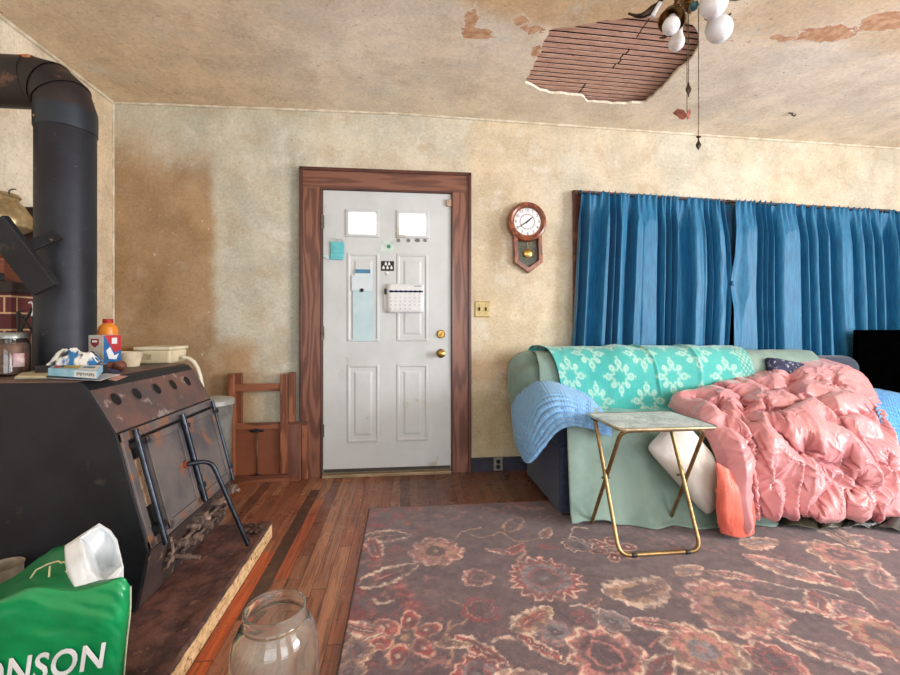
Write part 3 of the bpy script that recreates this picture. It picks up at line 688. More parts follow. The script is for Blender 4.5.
mb = MB(); dbox(mb, -1.512, -1.448, 0.10, 0.94, 0.0005, 0.004); obj('shadow_gap', mb, m_hole, st, smooth=False)  # thin black strip painted as the shade in the gap beside the door
mb = MB(); dbox(mb, -1.506, -1.480, 0.25, 0.66, 0.003, 0.010); obj('gasket', mb, M('tan_gasket', (176, 150, 122), (130, 102, 80), 40, 0.9), st, smooth=False)
for yy, r_, b0, b1, hh in ((-1.500, 0.010, 0.0, 1.02, 0.034), (-1.185, 0.011, 0.03, 0.96, 0.036), (-0.872, 0.008, 0.02, 1.0, 0.026)):
    mb = MB(); mb.tube([dp(yy, b0, hh), dp(yy, b1, hh)], r_, 12)
    h_ = obj('hinge_rod' if yy != -1.185 else 'latch_bar', mb, m_steel, st)
    for b in (b0 + .13, b1 - .16):
        mb = MB(); dbox(mb, yy - .016, yy + .030, b - .025, b + .025, 0.004, hh + 0.006); obj('bracket', mb, m_iron, h_, smooth=False, bevel=0.002)
mb = MB(); mb.tube([dp(-1.235, 0.52, 0.02), dp(-1.235, 0.52, 0.03)], 0.016, 14); obj('latch_collar', mb, M('red_rust_ring', (140, 62, 42), (96, 44, 34), 40, .7), st)
P0 = dp(-1.235, 0.52, 0.025); P1 = AtY(211, 460, -1.20); P2 = np.array((-0.566, -1.15, 0.100))
mb = MB(); mb.tube(fillet([P0, P1, P2], 0.045, 8), 0.0095, 12); obj('lever', mb, m_steel, st)
# draught fittings along the foot of the doors
Tp = np.array((-0.760, 0.290)); Tq = np.array((-0.802, 0.080))
def tp(y, b, h): p = Tp + (Tq - Tp) * b; return (p[0] + h, y, p[1] - 0.1 * h)
m_fit = M('rusty_fittings', (150, 128, 116), (96, 82, 76), 24, 0.5, 0.4, bmp=0.3, c3=(168, 150, 130), s3=40, t3=.62)
mb = MB(); mb.add([tp(y, b, h) for y in (YN + .01, YFR - .01) for b in (.03, .97) for h in (.0005, .004)], [(0, 1, 3, 2), (4, 6, 7, 5), (0, 4, 5, 1), (2, 3, 7, 6), (0, 2, 6, 4), (1, 5, 7, 3)]); obj('ash_plate', mb, M('rusty_ash_plate', (74, 58, 54), (46, 38, 38), 9, .7, .2, bmp=.4, c3=(140, 112, 96), s3=20, t3=.6), st, smooth=False)
for yy in (-1.02, -1.20, -0.88):
    mb = MB(); mb.box(tp(yy, 0.16, 0.022), (0.046, 0.058, 0.030)); b_ = obj('damper_block', mb, m_fit, st, smooth=False, bevel=0.003)
    mb = MB(); mb.tube([tp(yy + .012, 0.22, 0.02), tp(yy + .012, 0.20, 0.062)], 0.010, 10); obj('spout', mb, m_fit, b_)
for k, (yy, b, ln, r_) in enumerate([(-1.36, .30, .05, .013), (-1.30, .42, .06, .010), (-1.26, .22, .05, .012), (-1.22, .52, .055, .014), (-1.15, .40, .06, .011), (-1.10, .55, .05, .013), (-1.05, .42, .055, .010), (-.98, .50, .05, .012), (-1.33, .62, .10, .008), (-1.40, .50, .03, .010)]):
    mb = MB(); mb.tube([tp(yy, b, 0.0), tp(yy, b, ln)], r_, 12); mb.tube([tp(yy, b, ln * .45), tp(yy, b, ln * .65)], r_ * 1.45, 6); obj('bolt', mb, m_fit, st, smooth=False)
for (y0, y1, b, h) in ((-1.42, -1.0, .36, .020), (-1.30, -0.86, .60, .018)):
    mb = MB(); mb.tube([tp(y0, b, h), tp((y0 + y1) / 2, b - .04, h + .004), tp(y1, b, h)], 0.007, 8); obj('slide_rod', mb, m_fit, st)
mb = MB(); mb.tube(fillet([tp(-1.42, .05, .01), tp(-1.41, .35, .03), tp(-1.42, .6, .02)], .03), 0.006, 8); obj('hook', mb, m_fit, st)
# ================================================================== STOVE PIPE
m_pipe = M('blue_black_pipe', (36, 40, 50), (26, 28, 36), 6, 0.5, 0.35, bmp=0.15, bscale=40, c3=(74, 76, 82), s3=26, t3=0.66)
m_elb = M('brown_black_elbow', (58, 46, 44), (34, 32, 36), 4, 0.5, 0.35, bmp=0.15, c3=(96, 70, 58), s3=10, t3=.6)
px, py, pr = -1.290, -1.170, 0.1005
pipe = thing('stove_pipe', (px, py, 0.8785), 'thick black stove pipe rising from the stove and elbowing into left wall', 'stovepipe')
mb = MB(); mb.lathe([(0.0, 0.8787), (pr + .008, 0.8787), (pr + .008, 0.90), (pr, 0.905), (pr, 1.92), (pr - .001, 1.925), (0, 1.925)], (px, py, 0), 48); obj('flue', mb, m_pipe, pipe)
mb = MB(); mb.lathe([(pr + .0005, 1.875), (pr + .004, 1.878), (pr + .005, 1.95), (pr + .004, 1.965), (pr - .003, 1.967)], (px, py, 0), 48); obj('collar', mb, M('blue_grey_collar', (44, 52, 62), (34, 40, 50), 8, 0.42, 0.4), pipe)
mb = MB(); mb.ball((px - .055, py - .088, 1.905), 0.005, seg=8, rings=6); obj('screw', mb, m_brass, pipe)
# gored elbow turning towards the left wall
R = 0.112; c_ = np.array((px - R, py, 1.965)); gor = []
for k, a in enumerate((0, 30, 60, 90)):
    q = math.radians(a); gor.append(c_ + np.array((R * math.cos(q), 0, R * math.sin(q))))
for k in range(3):
    a0, a1 = math.radians(k * 30), math.radians(k * 30 + 30); mb = MB(); vs = []; fs = []
    for s_ in (0, 0.04, 0.96, 1.0):
        a = a0 + (a1 - a0) * s_; rad = pr + (0.004 if s_ in (0, 0.04) else 0.0) 
        cc = c_ + R * np.array((math.cos(a), 0, math.sin(a))) * 1.0
        for i in range(40):
            th = 2 * PI * i / 40; off = rad * (math.cos(th) * np.array((math.cos(a), 0, math.sin(a))) + math.sin(th) * np.array((0, 1, 0)))
            vs.append(cc + off)
    for r_ in range(3):
        for i in range(40): fs.append((r_ * 40 + i, r_ * 40 + (i + 1) % 40, r_ * 40 + 40 + (i + 1) % 40, r_ * 40 + 40 + i))
    mb.add(vs, fs); obj('elbow_gore', mb, m_elb, pipe)
mb = MB(); RX = Matrix.Rotation(-PI / 2, 3, 'Y'); hl = (px - R) - XL
mb.lathe([(0, -0.004), (pr + .003, -0.004), (pr + .003, 0.012), (pr, 0.014), (pr, hl - 0.002), (0, hl - 0.002)], (px - R, py, 1.965 + R), 48, RX); obj('wall_run', mb, m_elb, pipe)
mb = MB(); mb.lathe([(pr + .001, hl - .014), (pr + .05, hl - .012), (pr + .05, hl - .003), (pr + .001, hl - .003)], (px - R, py, 1.965 + R), 48, RX); obj('wall_flange', mb, m_iron, pipe)
mb = MB(); q = AtD(18, 70, 1.62)
P = [[(-1.40 + .05 * b + .01 * math.sin(a * 3), py - pr * math.cos(.75) - 0.003 - .008 * a * b, 1.965 + R + pr * math.sin(.75) + .012 * (a - .5)) for b in np.linspace(-.5, .5, 5)] for a in np.linspace(0, 1, 4)]
surf('peeling_label', np.array(P), M('orange_scrap', (196, 130, 84), (150, 90, 60), 40), pipe, solid=.001)
# slanting flat black arm clipped to the pipe
a_, b_ = AtD(-6, 221, 1.53), AtD(47, 290, 1.60)
ax_ = Vector(b_ - a_); Lb = ax_.length; ax_.normalize(); yv = Vector((0, 1, 0)); sd = ax_.cross(yv).normalized(); yv = sd.cross(ax_)
rot = Matrix((ax_, sd, yv)).transposed()
arm_ = MB(); arm_.box((a_ + b_) / 2, (Lb, 0.088, 0.03), rot); fa = obj('damper_arm', arm_, m_iron, pipe, smooth=False, bevel=0.003)
mb = MB(); p0, p1 = AtD(30, 246, 1.60), AtD(55, 236, 1.655)
ax2 = Vector(p1 - p0); l2 = ax2.length; ax2.normalize(); s2 = ax2.cross(Vector((0, 1, 0))).normalized(); y2 = s2.cross(ax2)
mb.box((p0 + p1) / 2, (l2 + .02, 0.045, 0.012), Matrix((ax2, s2, y2)).transposed()); cl_ = obj('clip', mb, m_iron, fa, smooth=False, bevel=.002)
mb = MB(); mb.ball(AtD(51, 240, 1.63), 0.006, seg=8, rings=6); obj('bolt', mb, m_hinge, cl_)
# ================================================================== ON TOP OF THE STOVE
ZT = 0.879
def onz(u, v, z=ZT): return AtZ(u, v, z)
def glassmat(name, col=(1, 1, 1), rough=0.02, milky=0.0):
    m, n, l, bs = newmat(name); bs.inputs['Base Color'].default_value = tuple(col) + (1,); bs.inputs['Transmission Weight'].default_value = 1.0
    bs.inputs['Roughness'].default_value = rough; bs.inputs['IOR'].default_value = 1.45
    if milky:  # streaks of white diffuse mixed into the glass for a milky look
        df = n.new('ShaderNodeBsdfDiffuse'); df.inputs[0].default_value = (.82, .82, .76, 1); mx = n.new('ShaderNodeMixShader'); v = coords(n, l, (1, 1, .5))
        l.new(mathn(n, l, 'MULTIPLY', ramp(n, l, noise(n, l, v, 14, 5, .6), .3, .75), milky), mx.inputs[0]); l.new(bs.outputs[0], mx.inputs[1]); l.new(df.outputs[0], mx.inputs[2]); l.new(mx.outputs[0], n['Material Output'].inputs['Surface'])
    return m
m_glass = glassmat('clear_glass', (0.97, 0.99, 0.97))
jx, jy = -1.372, -1.33
t = thing('preserving_jar', (jx, jy, ZT), 'brown-filled glass jar with steel lid on the near stove top', 'jar')
mb = MB(); mb.lathe([(0, ZT), (.050, ZT), (.058, ZT + .008), (.059, ZT + .115), (.052, ZT + .132), (.047, ZT + .137), (.047, ZT + .150), (.044, ZT + .150), (.044, ZT + .135), (.055, ZT + .113), (.054, ZT + .01), (0, ZT + .006)], (jx, jy, 0), 36); obj('glass', mb, m_glass, t)
mb = MB(); mb.lathe([(0, ZT + .0075), (.0530, ZT + .012), (.0540, ZT + .105), (.046, ZT + .122), (0, ZT + .124)], (jx, jy, 0), 30); obj('contents', mb, M('dried_brown_mix', (112, 66, 50), (72, 42, 38), 26, 0.7, c3=(186, 140, 104), s3=50, t3=.6), t)
mb = MB(); mb.lathe([(0, ZT + .164), (.047, ZT + .164), (.050, ZT + .160), (.051, ZT + .142), (.048, ZT + .1405), (0, ZT + .1515)], (jx, jy, 0), 36); obj('lid', mb, M('dull_steel_lid', (150, 156, 152), (120, 126, 124), 14, 0.35, 0.8), t)
mb = MB()
vs = []; 
for k in range(9):
    a = math.radians(-42 + k * 4)
    for z in (ZT + .035, ZT + .085): vs.append((jx + .0600 * math.cos(a), jy + .0600 * math.sin(a), z))
mb.add(vs, [(2 * k, 2 * k + 2, 2 * k + 3, 2 * k + 1) for k in range(8)]); obj('paper_label', mb, M('pinkish_label', (176, 132, 148), (196, 180, 176), 60), t, solid=.0008)
def slab_thing(name, uv, h, mat, label, cat, z=ZT, depth=None, group=None):
    """flat thing lying at height z: four pixel corners"""
    q = [onz(u, v, z) for u, v in uv]; mb = MB()
    mb.add([tuple(p) for p in q] + [(p[0], p[1], z + h) for p in q], [(0, 1, 2, 3), (4, 5, 6, 7), (0, 1, 5, 4), (1, 2, 6, 5), (2, 3, 7, 6), (3, 0, 4, 7)])
    return tag(obj(name, mb, mat, smooth=False, bevel=min(.0015, h * .3)), label, cat, group)
m_cream = M('cream_paper', (206, 196, 166), (182, 168, 134), 8, .8)
slab_thing('booklet', [(14, 379.3), (49, 379), (60, 371.5), (26, 371.5)], .005, M('green_cover', (128, 156, 132), (182, 180, 150), 20), 'thin greenish booklet under the others at stove front edge', 'booklet')
slab_thing('booklet', [(15, 377.8), (46, 378), (56, 371), (28, 371)], .006, m_cream, 'cream booklet by the steel-lidded jar, above the greenish one', 'booklet', z=ZT + .0055)
slab_thing('envelope', [(47, 378.5), (100, 381), (120, 375), (60, 371)], .003, M('white_envelope', (204, 206, 208), (180, 178, 180), 9), 'white envelope lying under the bright blue box at stove edge', 'envelope', z=ZT + .0005)
slab_thing('paper_card', [(108, 379.8), (116, 381), (128, 376.2), (118, 375.5)], .001, M('pink_card', (214, 164, 152), (190, 132, 120), 40), 'small pinkish card at the sloping edge of the stove top', 'card', z=ZT + .0002)
# blue and white box
z0 = ZT + .012
bq = [onz(u, v, z0) for u, v in [(48, 375.5), (97, 379), (103, 371.5), (56, 370)]]; bh = .026
t = thing('snack_box', tuple(sum(bq) / 4), 'flat bright blue and white box with yellow picture on the stove top', 'box')
mb = MB(); mb.add([tuple(p) for p in bq] + [(p[0], p[1], p[2] + bh) for p in bq], [(0, 1, 2, 3), (4, 5, 6, 7), (0, 1, 5, 4), (1, 2, 6, 5), (2, 3, 7, 6), (3, 0, 4, 7)])
obj('carton', mb, M('sky_blue_card', (126, 186, 218), (160, 206, 228), 14, .5), t, smooth=False, bevel=.001)
def bt(a, b, h=0.0006): p = bq[0] * (1 - a) * (1 - b) + bq[1] * a * (1 - b) + bq[2] * a * b + bq[3] * (1 - a) * b; return (p[0], p[1], p[2] + bh + h)
def quadpart(name, a0, a1, b0, b1, mat, h=.0006):
    mb = MB(); mb.add([bt(a0, b0, h), bt(a1, b0, h), bt(a1, b1, h), bt(a0, b1, h)], [(0, 1, 2, 3)]); obj(name, mb, mat, t, smooth=False, solid=.0004)
quadpart('white_panel', .62, .98, .05, .95, m_paper); quadpart('picture', .28, .60, .2, .9, M('yellow_picture', (216, 184, 82), (120, 110, 60), 60, c3=(60, 60, 40), s3=70)); quadpart('red_patch', .08, .2, .1, .7, M('red_print', (196, 60, 80)), .0008); quadpart('black_patch', .2, .3, .25, .95, m_black, .0008); quadpart('green_patch', .66, .9, .35, .6, M('blue_print', (64, 128, 150), (40, 90, 140), 60), .0009)
def fp(a, z): p = bq[0] * (1 - a) + bq[1] * a; d = np.array((.0, -.0008, 0)); return tuple(np.array((p[0], p[1], p[2] + z)) + d)
mb = MB(); mb.add([fp(.55, .002), fp(.99, .002), fp(.99, .024), fp(.55, .024)], [(0, 1, 2, 3)]); obj('white_side', mb, m_paper, t, smooth=False, solid=.0004)
mb = MB()
for k in range(9): mb.add([fp(.60 + k * .04, .007 + .003 * (k % 2)), fp(.625 + k * .04, .007 + .003 * (k % 2)), fp(.625 + k * .04, .018), fp(.60 + k * .04, .018)], [(0, 1, 2, 3)])
obj('print', mb, M('green_blue_print', (70, 130, 130)), t, smooth=False, solid=.0006)
# dark box behind the jar
q0 = onz(33, 369.5); q1 = onz(60, 369.5); mb = MB(); mb.bb((q0[0], q0[1], ZT), (q1[0] + .01, q0[1] + .04, ZT + .06)); tag(obj('cigar_box', mb, M('dark_maroon_box', (50, 32, 32), (34, 24, 26), 12), smooth=False, bevel=.002), 'dark maroon box right behind the steel-lidded jar', 'box')
# crumpled white and blue wrapper against the pipe
c0 = AtD(76, 360, 1.655); c0[2] = .918; n = 40
A_, B_ = np.meshgrid(np.linspace(-1, 1, n), np.linspace(-1, 1, n), indexing='ij')
hz_ = np.clip(1 - A_ ** 2 * .9, 0, 1) * np.clip(1 - B_ ** 2, 0, 1)
P = np.stack((c0[0] + .095 * A_, c0[1] + .024 * B_ - .01 * A_, c0[2] + (.025 + .06 * fbm(A_ * 3, B_ * 3, 71)) * hz_ ** .6), -1)
cw = np.zeros(P.shape) + lin((222, 224, 222)); cw = blend(cw, sst(.5, .56, fbm(A_ * 2.2 + 4, B_ * 2.2, 73)), (40, 110, 168)); cw = blend(cw, sst(.55, .62, fbm(A_ * 3 + 14, B_ * 3, 75)), (48, 50, 56))
tag(surf('plastic_wrapper', P, MC('crumpled_wrapper', 0.35, .1, 40, .1), col=cw), 'crumpled white and blue plastic wrapper lying against the stove pipe', 'wrapper')
mb = MB(); mb.bb((c0[0] - .13, c0[1] - .022, ZT + .0005), (c0[0] + .10, c0[1] + .022, c0[2] - .0005))
tag(obj('black_pouch', mb, M('black_pouch', (34, 34, 40), (24, 24, 28), 20), bevel=.004), 'flat black pouch under the crumpled wrapper on stove', 'pouch')
c1 = onz(105, 373); n = 24
A_, B_ = np.meshgrid(np.linspace(-1, 1, n), np.linspace(-1, 1, n), indexing='ij')
P = np.stack((c1[0] + .05 * A_, c1[1] + .04 * B_, ZT + .001 + .016 * np.clip(1 - A_ ** 2, 0, 1) * np.clip(1 - B_ ** 2, 0, 1) + .006 * fbm(A_ * 4, B_ * 4, 77) * (1 - A_ ** 2) * (1 - B_ ** 2)), -1)
tag(surf('cloth_rag', P, M('navy_rag', (46, 54, 96), (30, 34, 66), 14)), 'small navy blue rag beside the two walnuts', 'rag')
# carton, bottle, cup, walnuts
k0, k1, k2 = onz(87, 371), onz(103, 371.5), onz(121, 369)
kz = .150; ctr = (k0 + k2) / 2 + (k2 - k1 + k0 - k1) * .0
p3 = k0 + k2 - k1; cq = [k0, k1, k2, p3]
t = thing('food_carton', tuple((k0 + k2) / 2), 'small upright carton, grey side with red shield and blue-red side', 'carton')
mb = MB(); mb.add([tuple(p) for p in cq] + [(p[0], p[1], ZT + kz) for p in cq], [(0, 1, 2, 3), (4, 5, 6, 7), (0, 1, 5, 4), (1, 2, 6, 5), (2, 3, 7, 6), (3, 0, 4, 7)])
obj('carton_body', mb, M('grey_carton', (196, 192, 184), (166, 156, 140), 10, .6), t, smooth=False, bevel=.001)
def fc(p, q, a, z, o=.0012):
    d = q - p; nrm = np.array((d[1], -d[0], 0)); nrm /= np.linalg.norm(nrm); r = p * (1 - a) + q * a + nrm * o; return (r[0], r[1], ZT + z)
def patch(name, p, q, pts, mat, o=.0012):
    mb = MB(); mb.add([fc(p, q, a, z, o) for a, z in pts] + [fc(p, q, a, z, 0.0002) for a, z in pts], [tuple(range(len(pts)))] + [(i, (i + 1) % len(pts), len(pts) + (i + 1) % len(pts), len(pts) + i) for i in range(len(pts))]); obj(name, mb, mat, t, smooth=False)
m_red = M('red_print', (200, 52, 60)); m_blue = M('blue_print', (38, 104, 168))
patch('shield', k0, k1, [(.25, .135), (.75, .135), (.75, .112), (.5, .098), (.25, .112)], M('dark_red_shield', (140, 50, 62)))
patch('shield_bar', k0, k1, [(.35, .128), (.65, .128), (.65, .12), (.35, .12)], m_paper, .0016)
patch('side_print', k1, k2, [(.02, .148), (.98, .148), (.98, .03), (.02, .03)], m_blue)
patch('red_corner', k1, k2, [(.05, .149), (.98, .149), (.98, .085), (.6, .075)], m_red, .0016)
patch('white_spot', k1, k2, [(.45, .138), (.75, .138), (.75, .112), (.45, .112)], m_paper, .002)
patch('white_mark', k1, k2, [(.15, .085), (.35, .10), (.6, .062), (.85, .07), (.7, .045), (.3, .05)], m_paper, .002)
bx = AtY(108, 345, -0.905); bx = (bx[0], -0.905)
t = thing('juice_bottle', (bx[0], bx[1], ZT), 'orange plastic bottle with red cap behind the carton', 'bottle')
mb = MB(); mb.lathe([(0, ZT), (.036, ZT), (.04, ZT + .005), (.04, ZT + .165), (.036, ZT + .185), (.022, ZT + .198), (.018, ZT + .202), (0, ZT + .202)], (bx[0], bx[1], 0), 28); obj('bottle_body', mb, M('orange_plastic', (232, 142, 40), (222, 124, 30), 8, .35), t)
mb = MB(); mb.lathe([(0, ZT + .222), (.018, ZT + .222), (.021, ZT + .219), (.021, ZT + .2025), (0, ZT + .2025)], (bx[0], bx[1], 0), 24); obj('cap', mb, M('red_cap', (196, 40, 38)), t)
mb = MB(); mb.lathe([(.0405, ZT + .09), (.0412, ZT + .091), (.0412, ZT + .125), (.0405, ZT + .126)], (bx[0], bx[1], 0), 28); obj('pale_band', mb, m_cream, t)
cc = onz(130, 366.3)
mb = MB(); mb.lathe([(0, ZT), (.036, ZT), (.052, ZT + .066), (.054, ZT + .068), (.050, ZT + .068), (.034, ZT + .004), (0, ZT + .004)], (cc[0], cc[1], 0), 32); tag(obj('paper_cup', mb, M('cream_cup', (226, 214, 188), (206, 190, 158), 10, .5)), 'small cream cup beside the carton on the stove', 'cup')
mb = MB(); c2 = onz(119, 365.5); mb.lathe([(0, ZT), (.030, ZT), (.034, ZT + .04), (.030, ZT + .052), (.022, ZT + .058), (0, ZT + .058)], (c2[0], c2[1], 0), 24); tag(obj('honey_jar', mb, M('amber_jar', (170, 124, 70), (120, 78, 44), 30, .3)), 'little amber brown pot squeezed between carton and cream cup', 'pot')
for (u, v, s_, lab) in ((110, 370.5, .022, 'brown walnut nearer the carton on the stove top'), (120, 370.5, .024, 'brown walnut lying in front of the cream cup')):
    p = onz(u, v); mb = MB(); mb.ball((p[0], p[1], ZT + s_ * .86), s_, 1.0, .95, .88, 18, 12); tag(obj('walnut', mb, M('walnut_brown', (118, 66, 46), (82, 44, 32), 30, .6, bmp=.5, bscale=60)), lab, 'walnut', 'walnuts on the stove')
t0_ = onz(136, 364); t1_ = onz(174, 363)
t = thing('storage_tub', ((t0_[0] + t1_[0]) / 2, t0_[1] + .05, ZT), 'long cream plastic tub at the far end of the stove top', 'tub')
w_ = t1_[0] - t0_[0]
def tubring(z, k, y0, y1): return [(t0_[0] - k, y0 - k, z), (t1_[0] + k, y0 - k, z), (t1_[0] + k, y1 + k, z), (t0_[0] - k, y1 + k, z)]
y0, y1 = t0_[1], t0_[1] + .16
mb = MB(); mb.add(tubring(ZT, 0, y0, y1) + tubring(ZT + .068, .006, y0, y1), [(0, 1, 2, 3), (4, 5, 6, 7), (0, 1, 5, 4), (1, 2, 6, 5), (2, 3, 7, 6), (3, 0, 4, 7)]); tb_ = obj('tub', mb, M('cream_plastic', (218, 208, 176), (196, 184, 150), 5, .5, c3=(176, 166, 136), s3=14), t, smooth=False, bevel=.012, bseg=3)
mb = MB(); mb.bb((t0_[0] - .010, y0 - .010, ZT + .068), (t1_[0] + .010, y1 + .010, ZT + .084)); obj('lid', mb, M('cream_lid', (224, 216, 190), (204, 194, 164), 6, .5), t, smooth=False, bevel=.006, bseg=3)
mb = MB(); mb.bb((t0_[0] + .03, y0 - .0052, ZT + .022), (t0_[0] + .075, y0 - .002, ZT + .048)); obj('stamp', mb, M('grey_brown_print', (150, 136, 106), (190, 176, 140), 60), t, smooth=False)
mb = MB(); mb.bb((t0_[0] - .10, y0 + .02, ZT), (t0_[0] - .012, y1, ZT + .086)); tag(obj('cardboard_box', mb, M('tan_card', (170, 140, 96), (136, 108, 70), 12), smooth=False, bevel=.002), 'tan cardboard box tucked left of the cream tub', 'box')
# white hose over the far shoulder of the stove
hp_ = [AtY(u, v, -0.775) for u, v in ((184, 357.5), (189, 358.5), (194, 362), (197.5, 368), (200, 376), (202, 386))]
mb = MB(); mb.tube([hp_[0] + np.array((-.02, .02, 0))] + hp_ + [hp_[-1] + np.array((0, .0, -.25)), hp_[-1] + np.array((-.01, .02, -.6)), np.array((hp_[-1][0] - .03, -.74, .011))], 0.0105, 12); tag(obj('plastic_hose', mb, M('white_hose', (220, 214, 196), (196, 188, 166), 10, .4)), 'white hose curving down behind the far end of stove', 'hose')
# ================================================================== BEHIND THE STOVE
def brick_mat():
    m, n, l, bs = newmat('maroon_brick'); t_ = n.new('ShaderNodeTexCoord'); sx = n.new('ShaderNodeSeparateXYZ'); l.new(t_.outputs['Object'], sx.inputs[0]); cb = n.new('ShaderNodeCombineXYZ'); l.new(mathn(n, l, 'SUBTRACT', sx.outputs[0], sx.outputs[1]), cb.inputs[0]); l.new(sx.outputs[2], cb.inputs[1])
    b = n.new('ShaderNodeTexBrick'); b.inputs['Color1'].default_value = L4((110, 52, 54)); b.inputs['Color2'].default_value = L4((84, 40, 46)); b.inputs['Mortar'].default_value = L4((206, 176, 138))
    b.inputs['Scale'].default_value = 1; b.inputs['Mortar Size'].default_value = .004; b.inputs['Brick Width'].default_value = .22; b.inputs['Row Height'].default_value = .075
    l.new(cb.outputs[0], b.inputs['Vector']); l.new(b.outputs['Color'], bs.inputs['Base Color']); bs.inputs['Roughness'].default_value = .8; bump(n, l, b.outputs['Fac'], -.6, .004, bs); return m
bq0 = AtD(18, 300, 1.95)
mb = MB(); mb.bb((XL + .002, -1.02, 0), (bq0[0], -.74, 1.215)); tag(obj('brick_pier', mb, brick_mat(), smooth=False), 'maroon brick pier with pale mortar behind the stove by left wall', 'brick pier')
mb = MB(); mb.bb((XL + .002, -1.035, 1.2155), (bq0[0] + .015, -.73, 1.265)); tag(obj('mantel_slab', mb, M('dark_slate', (58, 46, 46), (40, 34, 36), 9, .7), smooth=False, bevel=.004), 'dark slab capping the maroon brick pier', 'slab')
t = thing('wooden_box', (-1.74, -.90, 1.2655), 'reddish brown wooden box on the brick pier under the brass pot', 'box')
mb = MB(); mb.bb((XL + .01, -1.02, 1.2655), (bq0[0] - .03, -.78, 1.37)); obj('box', mb, M('russet_wood', (150, 84, 58), (110, 60, 44), 5, .5, stretch=(1, 1, 8)), t, smooth=False, bevel=.004)
mb = MB(); mb.box((-1.665, -1.024, 1.285), (.03, .006, .035)); obj('clasp', mb, m_steel, t, bevel=.002)
# brass pot on a copper foot
bc = AtD(-1, 215, 2.06)
t = thing('brass_pot', (bc[0], bc[1], 1.3705), 'ribbed brass pot with wire handle on a copper foot behind pipe', 'pot')
zb = lambda v: 1.067 + (326 - v) / 430 * 2.06
mb = MB(); prof_ = [(0, zb(232)), (.080, zb(232)), (.118, zb(227)), (.124, zb(221)), (.112, zb(212)), (.088, zb(204)), (.072, zb(201)), (.070, zb(198)), (.078, zb(196)), (.070, zb(193.5)), (.02, zb(191)), (0, zb(191))]
vs_ = MB().lathe(prof_, (0, 0, 0), 72)
mb.v = [(bc[0] + x * (1 + .012 * math.cos(18 * math.atan2(y, x))), bc[1] + y * (1 + .012 * math.cos(18 * math.atan2(y, x))), z) for x, y, z in vs_.v]; mb.f = vs_.f
obj('brass_body', mb, M('pale_brass', (198, 180, 140), (160, 138, 98), 20, .35, .55, bmp=.1), t)
mb = MB(); mb.lathe([(0, 1.3705), (.05, 1.3705), (.045, 1.39), (.03, zb(240)), (.06, zb(236)), (.085, zb(231)), (0, zb(231))], (bc[0], bc[1], 0), 32); obj('copper_foot', mb, M('copper', (168, 92, 56), (120, 60, 40), 20, .35, .8), t)
mb = MB(); w0 = AtD(9, 194, 2.0); mb.tube([w0, AtD(9, 191, 2.0), AtD(11, 189.5, 2.0), AtD(14, 189, 2.0), AtD(16, 189.6, 2.0)], .003, 8); obj('wire_handle', mb, m_steel, t)
q0 = AtD(25, 213, 2.28)
mb = MB(); mb.bb((XL + .004, -.70, .0), (XL + .10, -.50, q0[2])); mb.bb((XL + .002, -.71, q0[2]), (XL + .112, -.49, q0[2] + .012)); tag(obj('narrow_cabinet', mb, M('dark_walnut', (62, 36, 32), (42, 26, 26), 6, .5, stretch=(8, 8, 1)), smooth=False), 'narrow dark wooden cabinet against left wall behind brass pot', 'cabinet')
# black wire rack and slanting cardboard behind the jar
t = thing('wire_rack', (-1.50, -1.12, ZT), 'black wire rack standing behind the jar, left of the pipe', 'rack')
r0 = [AtD(u, v, 1.80) for u, v in ((18, 312), (33, 308), (34, 333), (19, 336))]
mb = MB(); mb.tube(r0, .006, 8, closed=True); obj('frame', mb, m_black, t)
mb = MB(); mb.tube([r0[0], r0[2]], .005, 8); obj('cross_bar', mb, m_black, t); mb = MB(); mb.tube([r0[1], AtD(24, 322, 1.80), r0[3]], .005, 8); obj('cross_bar', mb, m_black, t)
for k in (2, 3):
    mb = MB(); mb.tube([r0[k], (r0[k][0], r0[k][1], ZT)], .006, 8); obj('leg', mb, m_black, t)
mb = MB(); mb.tube([AtD(u, v, 1.79) for u, v in ((29, 303), (31, 302), (33, 304), (34, 310), (32, 316))], .004, 8); obj('white_hook', mb, m_paper, t)
q = [AtD(u, v, d) for u, v, d in ((28, 366, 1.86), (34.5, 366, 1.80), (38, 328, 1.80), (33, 333, 1.86))]
mb = MB(); mb.add([tuple(p) for p in q], [(0, 1, 2, 3)]); tag(obj('cardboard_sheet', mb, M('grey_beige_card', (150, 136, 116), (112, 98, 84), 14, stretch=(6, 1, 1)), smooth=False, solid=.004), 'grey-beige cardboard leaning on the pipe behind the jar', 'cardboard')
# grey lidded bin behind the far end of the stove
bx_, by_ = -1.02, -.42; zb2 = AtY(213, 400, by_)[2]
t = thing('metal_bin', (bx_, by_, 0), 'grey lidded metal bin standing behind the stove by the wall', 'bin')
m_galv = M('galvanised_grey', (150, 152, 146), (118, 120, 116), 9, .45, .4, bmp=.15)
mb = MB(); mb.lathe([(0, 0), (.085, 0), (.105, zb2 - .03), (.108, zb2 - .025), (.105, zb2 - .02), (0, zb2 - .02)], (bx_, by_, 0), 36); obj('bin_body', mb, m_galv, t)
mb = MB(); mb.lathe([(0, zb2 + .022), (.05, zb2 + .020), (.108, zb2 + .008), (.116, zb2), (.116, zb2 - .024), (.112, zb2 - .024), (0, zb2 - .005)], (bx_, by_, 0), 36); obj('lid', mb, M('pale_lid', (186, 188, 182), (158, 160, 156), 9, .4, .3), t)
